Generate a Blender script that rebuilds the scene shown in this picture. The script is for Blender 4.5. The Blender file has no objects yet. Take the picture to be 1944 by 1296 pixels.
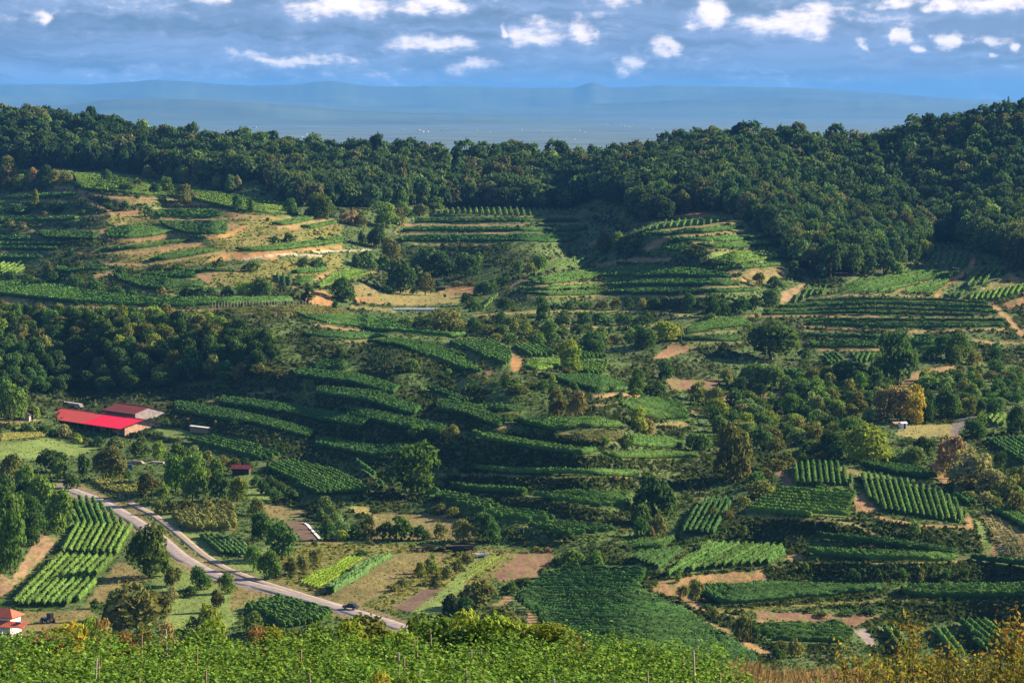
import bpy, math, random
import numpy as np
from mathutils import Vector, Matrix

rng = np.random.default_rng(7)
random.seed(7)
scene = bpy.context.scene
col = scene.collection

# ------------------------------------------------------------------ camera
FPX = 5400.0            # focal length in photograph pixels (photo is 1944 x 1296)
HOR = 190.0             # photo row of the horizon
CZ = 150.0              # camera height above the datum
PITCH = math.atan((648.0 - HOR) / FPX)
SP, CP = math.sin(PITCH), math.cos(PITCH)
cam_d = bpy.data.cameras.new("camera")
cam_d.sensor_width = 36.0
cam_d.lens = 36.0 * FPX / 1944.0
cam_d.clip_start = 1.0
cam_d.clip_end = 120000.0
cam = bpy.data.objects.new("camera", cam_d)
cam.location = (0, 0, CZ)
cam.rotation_euler = (math.pi / 2 - PITCH, 0, 0)
col.objects.link(cam)
scene.camera = cam

# ------------------------------------------------------------------ light
SUN_AZ = math.radians(63)      # to the right of the view direction
SUN_EL = math.radians(24)
sun_dir = Vector((math.sin(SUN_AZ) * math.cos(SUN_EL), math.cos(SUN_AZ) * math.cos(SUN_EL), math.sin(SUN_EL)))
sun_d = bpy.data.lights.new("sun", 'SUN')
sun_d.energy = 5.0
sun_d.angle = math.radians(0.5)
sun_d.color = (1.0, 0.79, 0.53)
sun = bpy.data.objects.new("sun", sun_d)
sun.rotation_euler = sun_dir.to_track_quat('Z', 'Y').to_euler()
sun.location = (300, 300, 600)
col.objects.link(sun)

vs = scene.view_settings
scene.display_settings.display_device = 'sRGB'
vs.view_transform = 'Standard'
vs.look = 'None'
vs.exposure = 1.9
vs.gamma = 1.0
vs.use_curve_mapping = False
scene.cycles.max_bounces = 6
scene.cycles.diffuse_bounces = 2
scene.cycles.glossy_bounces = 2
scene.cycles.transmission_bounces = 2
scene.cycles.volume_bounces = 0
scene.cycles.transparent_max_bounces = 8
scene.cycles.use_denoising = True
scene.cycles.caustics_reflective = False
scene.cycles.caustics_refractive = False


def photo_dir(px, py):
    """photo pixel -> (X/Y, t) with t the tangent of the depression angle"""
    a = (np.asarray(px, float) - 972.0) / FPX
    b = (648.0 - np.asarray(py, float)) / FPX
    dy = CP + b * SP
    return a / dy, (SP - b * CP) / dy


# ------------------------------------------------------------------ world: sky + clouds
world = bpy.data.worlds.new("World")
scene.world = world
world.use_nodes = True
wt = world.node_tree
for n in list(wt.nodes):
    wt.nodes.remove(n)


class NB:
    """tiny node builder"""
    def __init__(self, tree):
        self.t = tree

    def n(self, typ, **kw):
        nd = self.t.nodes.new(typ)
        for k, v in kw.items():
            setattr(nd, k, v)
        return nd

    def link(self, a, b):
        self.t.links.new(a, b)

    def _in(self, sock, v):
        if hasattr(v, 'is_output') or hasattr(v, 'links'):
            self.link(v, sock)
        else:
            sock.default_value = v

    def math(self, op, a, b=None, c=None, clamp=False):
        nd = self.n('ShaderNodeMath', operation=op)
        nd.use_clamp = clamp
        self._in(nd.inputs[0], a)
        if b is not None:
            self._in(nd.inputs[1], b)
        if c is not None:
            self._in(nd.inputs[2], c)
        return nd.outputs[0]

    def vmath(self, op, a, b=None):
        nd = self.n('ShaderNodeVectorMath', operation=op)
        self._in(nd.inputs[0], a)
        if b is not None:
            self._in(nd.inputs[1], b)
        return nd.outputs['Value'] if op == 'LENGTH' else nd.outputs[0]

    def mapr(self, v, a, b, c, d, smooth=True):
        nd = self.n('ShaderNodeMapRange')
        nd.interpolation_type = 'SMOOTHSTEP' if smooth else 'LINEAR'
        self._in(nd.inputs[0], v)
        for i, x in enumerate((a, b, c, d)):
            nd.inputs[1 + i].default_value = x
        return nd.outputs[0]

    def mix(self, fac, a, b, blend='MIX'):
        nd = self.n('ShaderNodeMix', data_type='RGBA', blend_type=blend)
        self._in(nd.inputs[0], fac)
        self._in(nd.inputs[6], a)
        self._in(nd.inputs[7], b)
        return nd.outputs[2]

    def noise(self, vec, scale, detail=4, rough=0.55, lac=2.0):
        nd = self.n('ShaderNodeTexNoise')
        nd.inputs['Scale'].default_value = scale
        nd.inputs['Detail'].default_value = detail
        nd.inputs['Roughness'].default_value = rough
        nd.inputs['Lacunarity'].default_value = lac
        if vec is not None:
            self.link(vec, nd.inputs['Vector'])
        return nd.outputs[0]


W = NB(wt)
sky = W.n('ShaderNodeTexSky')
sky.sky_type = 'NISHITA'
sky.sun_disc = False
sky.sun_elevation = SUN_EL
sky.sun_rotation = SUN_AZ          # clockwise from +Y
sky.altitude = 300
sky.air_density = 1.0
sky.dust_density = 0.6
sky.ozone_density = 2.0
tc = W.n('ShaderNodeTexCoord')
sx = W.n('ShaderNodeSeparateXYZ')
W.link(tc.outputs['Generated'], sx.inputs[0])
az = W.math('ARCTAN2', sx.outputs[0], sx.outputs[1])
el = W.math('ARCSINE', sx.outputs[2])
cv = W.n('ShaderNodeCombineXYZ')
W.link(az, cv.inputs[0])
W.link(el, cv.inputs[1])
AE = cv.outputs[0]
cloud_blobs = [  # photo position, half sizes, weight
    (630, 12, 105, 30, 1.0), (820, 8, 85, 24, .9), (70, 33, 24, 13, .9), (400, -8, 60, 22, .9),
    (810, 90, 82, 17, .95), (545, 118, 110, 12, .85), (895, 128, 46, 15, .7), (1000, 72, 58, 26, .8),
    (1105, 66, 42, 36, .85), (1170, 5, 60, 28, .75), (1345, 28, 50, 36, 1.0), (1490, 48, 105, 28, 1.0),
    (1195, 128, 40, 18, .75), (1262, 98, 28, 26, .85), (1690, 12, 52, 13, 1.0), (1772, 18, 32, 15, .95),
    (1868, 10, 90, 22, 1.0), (1722, 78, 22, 20, .9), (1650, 86, 13, 17, .7), (1746, 96, 15, 9, .8),
    (1812, 82, 26, 19, .9), (1885, 80, 50, 14, .7), (1932, 92, 20, 13, .9), (1440, 131, 95, 9, .5),
    (1930, 130, 30, 10, .6), (1868, 108, 16, 6, .8), (960, 60, 14, 20, .8), (520, 88, 30, 8, .5),
    (1010, 125, 90, 16, .35), (1500, -5, 60, 20, .6), (280, 150, 230, 9, .42), (640, 152, 170, 6, .45), (900, 152, 160, 7, .40), (1170, 148, 120, 9, .42), (1500, 152, 260, 8, .36),
    (250, 60, 190, 14, .30), (560, 60, 160, 12, .30), (300, 105, 200, 10, .30), (1080, 110, 170, 14, .34), (1600, 60, 180, 14, .32), (1700, 120, 190, 12, .36)]
warp = W.n('ShaderNodeTexNoise')
warp.inputs['Scale'].default_value = 70
warp.inputs['Detail'].default_value = 4
warp.inputs['Roughness'].default_value = 0.5
W.link(AE, warp.inputs['Vector'])
wv = W.vmath('SUBTRACT', warp.outputs[1], (0.5, 0.5, 0.5))
wv = W.vmath('MULTIPLY', wv, (0.026, 0.010, 0.0))
AEW = W.vmath('ADD', AE, wv)
blob = None; lblob = None
for (bx, by, rx, ry, wgt) in cloud_blobs:
    gx, gt = photo_dir(bx, by)
    caz = math.atan(float(gx)); cel = -math.atan(float(gt))
    d = W.vmath('SUBTRACT', AEW, (caz, cel, 0))
    d = W.vmath('MULTIPLY', d, (FPX / (rx * 1.45), FPX / (ry * 1.4), 0))
    m = W.mapr(W.vmath('LENGTH', d), 0.0, 1.35, wgt * .92, 0.0)
    if wgt >= .7:      # sunlit upper right of each puff
        d2 = W.vmath('SUBTRACT', AEW, (caz + .22 * rx / FPX, cel + .38 * ry / FPX, 0))
        d2 = W.vmath('MULTIPLY', d2, (FPX / (rx * 1.3), FPX / (ry * 1.2), 0))
        m2 = W.mapr(W.vmath('LENGTH', d2), 0.1, 1.3, 1.0, 0.0)
        lblob = m2 if lblob is None else W.math('MAXIMUM', lblob, m2)
    blob = m if blob is None else W.math('MAXIMUM', blob, m)
# open field of small cumulus over the whole sky, as in the part of it that is seen
cs = W.vmath('MULTIPLY', AEW, (17, 50, 1))
field = W.noise(cs, 1.0, 7, 0.6)
fieldm = W.mapr(field, 0.40, 0.72, 0.0, 0.8)
dens = W.math('MAXIMUM', blob, fieldm)
fine = W.noise(W.vmath('MULTIPLY', AE, (110, 210, 1)), 1.0, 5, 0.58)
dens = W.math('ADD', dens, W.math('MULTIPLY', W.math('SUBTRACT', fine, 0.5), 1.15))
cum = W.mapr(dens, 0.06, 0.85, 0.0, 1.0)
# stretched grey-blue layer cloud
strat = W.noise(W.vmath('MULTIPLY', AEW, (13, 190, 1)), 1.0, 5, 0.5)
stratm = W.mapr(strat, 0.36, 0.62, 0.0, 0.95)
strat2 = W.noise(W.vmath('MULTIPLY', AE, (5, 60, 1)), 1.0, 3, 0.5)
stratm = W.math('MULTIPLY', stratm, W.mapr(strat2, 0.35, 0.6, 0.35, 1.0))
skyc = W.n('ShaderNodeVectorMath', operation='SCALE')
W.link(sky.outputs[0], skyc.inputs[0])
skyc.inputs[3].default_value = 0.036
skycol = W.mix(0.75, skyc.outputs[0], (0.010, 0.048, 0.125, 1))
c1 = W.mix(stratm, skycol, (0.098, 0.138, 0.222, 1))
fine2 = W.noise(W.vmath('MULTIPLY', W.vmath('ADD', AE, (0.0016, 0.0011, 0)), (110, 210, 1)), 1.0, 5, 0.58)
rel = W.math('MULTIPLY', W.math('SUBTRACT', fine, fine2), 1.5)
lit = W.mapr(W.math('ADD', W.math('ADD', W.math('MULTIPLY', lblob, 0.75), W.math('MULTIPLY', cum, 0.3)), rel), 0.2, 1.05, 0.0, 1.0)
cc = W.mix(lit, (0.130, 0.165, 0.245, 1), (0.45, 0.395, 0.385, 1))
c2 = W.mix(W.math('MULTIPLY', cum, 0.9), c1, cc)
bg = W.n('ShaderNodeBackground')
W.link(c2, bg.inputs[0])
bg.inputs[1].default_value = 0.88
world.cycles.sampling_method = 'NONE'
wo = W.n('ShaderNodeOutputWorld')
W.link(bg.outputs[0], wo.inputs[0])


# ------------------------------------------------------------------ helpers
def mk_mesh(name, V, F, color=None, mat=None, smooth=False):
    V = np.ascontiguousarray(V, np.float32)
    F = np.ascontiguousarray(F, np.int32)
    me = bpy.data.meshes.new(name)
    me.vertices.add(len(V))
    me.vertices.foreach_set('co', V.ravel())
    k = F.shape[1]
    me.loops.add(F.size)
    me.loops.foreach_set('vertex_index', F.ravel())
    me.polygons.add(len(F))
    me.polygons.foreach_set('loop_start', np.arange(0, F.size, k, dtype=np.int32))
    if smooth:
        me.polygons.foreach_set('use_smooth', np.ones(len(F), bool))
    if color is not None:
        c = np.ones((len(V), 4), np.float32)
        c[:, :color.shape[1]] = color
        at = me.color_attributes.new('Col', 'FLOAT_COLOR', 'POINT')
        at.data.foreach_set('color', c.ravel())
    if mat is not None:
        me.materials.append(mat)
    me.update(calc_edges=True)
    return me


def add_obj(name, me, parent=None, loc=None):
    o = bpy.data.objects.new(name, me)
    col.objects.link(o)
    if parent is not None:
        o.parent = parent
    if loc is not None:
        o.location = loc
    return o


def thing(name, label, cat, loc=(0, 0, 0), rz=0.0, group=None):
    o = bpy.data.objects.new(name, None)
    col.objects.link(o)
    o.location = loc
    o.rotation_euler = (0, 0, rz)
    tag(o, label, cat, group)
    return o


def tag(o, label=None, cat=None, group=None, kind=None):
    if label: o['label'] = label
    if cat: o['category'] = cat
    if group: o['group'] = group
    if kind: o['kind'] = kind
    return o


def vnoise(x, y, seed=0):
    """smooth value noise in numpy"""
    x = np.asarray(x, float); y = np.asarray(y, float)
    xi = np.floor(x).astype(np.int64); yi = np.floor(y).astype(np.int64)
    xf = x - xi; yf = y - yi
    u = xf * xf * (3 - 2 * xf); v = yf * yf * (3 - 2 * yf)

    def h(a, b):
        n = (a * 374761393 + b * 668265263 + seed * 974711) & 0x7fffffff
        n = ((n ^ (n >> 13)) * 1274126177) & 0x7fffffff
        return ((n ^ (n >> 16)) & 0xffff) / 65535.0
    return (h(xi, yi) * (1 - u) + h(xi + 1, yi) * u) * (1 - v) + (h(xi, yi + 1) * (1 - u) + h(xi + 1, yi + 1) * u) * v


def fbm(x, y, seed=0, oct=4):
    s = 0; a = 0.5; f = 1.0
    for i in range(oct):
        s = s + a * vnoise(x * f, y * f, seed + i * 17)
        a *= 0.5; f *= 2.03
    return s / 0.9375


# ------------------------------------------------------------------ materials
def new_mat(name):
    m = bpy.data.materials.new(name)
    m.use_nodes = True
    for n in list(m.node_tree.nodes):
        m.node_tree.nodes.remove(n)
    return m, NB(m.node_tree)


def out(b, shader):
    o = b.n('ShaderNodeOutputMaterial')
    b.link(shader, o.inputs[0])


def leaf_mat(name, base, trans=0.30, var=0.35):
    m, b = new_mat(name)
    at = b.n('ShaderNodeAttribute', attribute_name='Col')
    oi = b.n('ShaderNodeObjectInfo')
    c = b.mix(1.0, (*base, 1), at.outputs[0], 'MULTIPLY')
    hs = b.n('ShaderNodeHueSaturation')
    hs.inputs['Hue'].default_value = 0.5
    b.link(b.mapr(oi.outputs['Random'], 0, 1, 1 - var, 1 + var, False), hs.inputs['Value'])
    b.link(b.mapr(b.math('FRACT', b.math('MULTIPLY', oi.outputs['Random'], 7.31)), 0, 1, 0.5 - .06 * var, 0.5 + .06 * var, False), hs.inputs['Hue'])
    b.link(c, hs.inputs['Color'])
    d = b.n('ShaderNodeBsdfDiffuse')
    t = b.n('ShaderNodeBsdfTranslucent')
    b.link(hs.outputs[0], d.inputs[0])
    tc_ = b.mix(1.0, hs.outputs[0], (1.05, 1.2, 0.6, 1), 'MULTIPLY')
    b.link(tc_, t.inputs[0])
    mx = b.n('ShaderNodeMixShader')
    mx.inputs[0].default_value = trans
    b.link(d.outputs[0], mx.inputs[1])
    b.link(t.outputs[0], mx.inputs[2])
    out(b, mx.outputs[0])
    return m


def surf_mat(name, base, rough=0.85, noise_scale=None, amount=0.3, spec=0.2, attr=False, bump=0.0, coords='Object', metallic=0.0):
    m, b = new_mat(name)
    p = b.n('ShaderNodeBsdfPrincipled')
    p.inputs['Roughness'].default_value = rough
    p.inputs['Specular IOR Level'].default_value = spec
    p.inputs['Metallic'].default_value = metallic
    if attr:
        at = b.n('ShaderNodeAttribute', attribute_name='Col')
        c = at.outputs[0]
    else:
        rgb = b.n('ShaderNodeRGB')
        rgb.outputs[0].default_value = (*base, 1)
        c = rgb.outputs[0]
    if noise_scale:
        tcn = b.n('ShaderNodeTexCoord')
        nz = b.noise(tcn.outputs[coords], noise_scale, 5, 0.65)
        f = b.mapr(nz, 0.25, 0.75, 1 - amount, 1 + amount, False)
        vm = b.n('ShaderNodeVectorMath', operation='SCALE')
        b.link(c, vm.inputs[0]); b.link(f, vm.inputs[3])
        c = vm.outputs[0]
        if bump:
            bp = b.n('ShaderNodeBump')
            bp.inputs['Strength'].default_value = bump
            bp.inputs['Distance'].default_value = 0.2
            b.link(nz, bp.inputs['Height'])
            b.link(bp.outputs[0], p.inputs['Normal'])
    b.link(c, p.inputs['Base Color'])
    out(b, p.outputs[0])
    return m


LEAF = {
    'g': (0.095, 0.160, 0.040), 'd': (0.056, 0.108, 0.036), 'y': (0.175, 0.230, 0.042),
    'o': (0.135, 0.145, 0.050), 'b': (0.205, 0.168, 0.078), 'k': (0.34, 0.265, 0.052),
    'w': (0.235, 0.230, 0.115), 'p': (0.33, 0.235, 0.14), 'x': (0.022, 0.040, 0.022),
    'f': (0.070, 0.120, 0.044), 'r': (0.25, 0.155, 0.085), 'l': (0.130, 0.190, 0.070),
    'n': (0.045, 0.086, 0.038), 'q': (0.060, 0.104, 0.046), 'm': (0.088, 0.138, 0.052), 'u': (0.110, 0.120, 0.056)}
LEAFNAME = {'g': 'green', 'd': 'dark green', 'y': 'yellow-green', 'o': 'olive', 'b': 'brownish', 'k': 'golden yellow',
            'w': 'pale grey-green', 'p': 'pinkish brown', 'x': 'nearly black', 'f': 'deep green', 'r': 'rusty', 'l': 'light green', 'n': 'dark green', 'q': 'deep green', 'm': 'green', 'u': 'olive'}
MLEAF = {k: leaf_mat('leaf_' + LEAFNAME[k].replace(' ', '_').replace('-', '_'), v, .30, .15 if k in 'bkpwr' else .32) for k, v in LEAF.items()}
M_LEAFATTR = leaf_mat('leaf_mixed', (1, 1, 1), 0.30, 0.0)
M_BARK = surf_mat('bark', (0.11, 0.085, 0.065), 0.9, 8.0, 0.35)
VINE = [(0.068, 0.148, 0.050), (0.094, 0.186, 0.054), (0.138, 0.238, 0.060), (0.14, 0.16, 0.062),
        (0.23, 0.24, 0.08), (0.20, 0.32, 0.040), (0.11, 0.21, 0.075)]
MVINE = [leaf_mat('vine_leaf_%d' % i, v, 0.28, 0.14) for i, v in enumerate(VINE)]
# ------------------------------------------------------------------ survey of the valley
# positions are read off the photograph; each is turned into a place on the terrain below
VW = {'A': (0, 280, 2.991), 'B': (600, 280, 2.991), 'C': (1200, 280, 2.613), 'D': (0, 680, 2.991), 'E': (600, 640, 2.991),
      'F': (1200, 640, 2.613), 'G': (0, 960, 2.991), 'H': (500, 960, 2.592), 'I': (1200, 960, 2.613), 'J': (380, 540, 3.352), 'P': (0, 0, 1.0)}


def vp(v, pts):
    ox, oy, s = VW[v]
    p = np.asarray(pts, float).reshape(-1, 2)
    return np.stack([ox + p[:, 0] / s, oy + p[:, 1] / s], 1)


MUL = 1.8
ANCH = [  # photo column, photo row, distance
    (-150, 1400, 310), (500, 1400, 310), (1200, 1400, 312), (2100, 1400, 315),
    (100, 1296, 345), (500, 1296, 345), (1200, 1296, 352), (1900, 1296, 362), (100, 1130, 415), (500, 1130, 419), (300, 1000, 487),
    (0, 1000, 478), (0, 850, 600), (200, 830, 625), (450, 880, 570), (600, 940, 523), (700, 1050, 455), (800, 1170, 398),
    (150, 760, 680), (400, 800, 640), (150, 680, 692), (150, 600, 718), (450, 600, 712), (450, 700, 665), (-120, 640, 712),
    (150, 560, 775), (450, 575, 752), (60, 500, 930), (200, 500, 880), (450, 500, 862), (60, 430, 1045), (200, 430, 975), (450, 430, 962),
    (-120, 480, 980), (300, 360, 1100), (60, 360, 1110), (600, 400, 1050), (600, 500, 890), (300, 330, 1135), (300, 280, 1180), (0, 325, 1140), (0, 245, 1200),
    (-150, 245, 1200), (600, 300, 1185), (600, 360, 1130), (900, 390, 1110), (900, 310, 1165), (1140, 325, 1165), (1140, 390, 1100),
    (900, 500, 960), (900, 440, 1040), (800, 570, 862), (1100, 450, 1045), (1100, 520, 915), (1350, 420, 955), (1350, 500, 862), (1350, 570, 800),
    (1200, 430, 985), (1500, 470, 935), (1500, 560, 835), (1050, 520, 868), (950, 560, 852), (1650, 570, 820), (1650, 650, 745), (1800, 520, 900),
    (1800, 470, 965), (1944, 560, 830), (1944, 640, 755), (2100, 560, 835), (1600, 400, 1030), (1600, 300, 1110), (1850, 400, 1015), (1850, 300, 1080),
    (1850, 245, 1110), (1944, 225, 1115), (2100, 220, 1115), (2100, 400, 1000), (1300, 310, 1150), (1450, 280, 1150), (700, 640, 722), (900, 670, 661), (980, 688, 640), (520, 640, 682), (750, 690, 614), (980, 712, 584), (1150, 760, 550), (600, 760, 622), (1000, 838, 533), (1000, 886, 527), (1000, 930, 502), (1200, 888, 530), (1200, 842, 540), (700, 615, 752),
    (1100, 620, 780), (1150, 700, 655), (650, 700, 628), (800, 760, 588), (600, 800, 618), (775, 900, 546), (1000, 800, 546),
    (1000, 1000, 482), (1250, 850, 558), (1250, 950, 510), (1250, 1050, 455), (1500, 700, 695), (1800, 700, 690), (1500, 800, 612), (1800, 800, 612),
    (1550, 900, 516), (1550, 972, 469), (1550, 1022, 466), (1550, 1060, 450), (1550, 1101, 446), (1550, 1148, 424), (1550, 1185, 414), (1550, 1250, 384), (1350, 1062, 448), (1350, 1100, 440), (1750, 1066, 450), (1750, 1103, 445), (1900, 900, 525), (1900, 990, 478), (1900, 1040, 466), (1900, 1066, 456), (1900, 1104, 446),
    (1900, 1148, 424), (1900, 1185, 414), (1900, 1240, 388), (1200, 1150, 412), (1200, 1230, 378), (2100, 900, 525), (2100, 700, 690), (2100, 1100, 425), (-150, 1130, 412), (-150, 850, 600), (-150, 1000, 470)]

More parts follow.
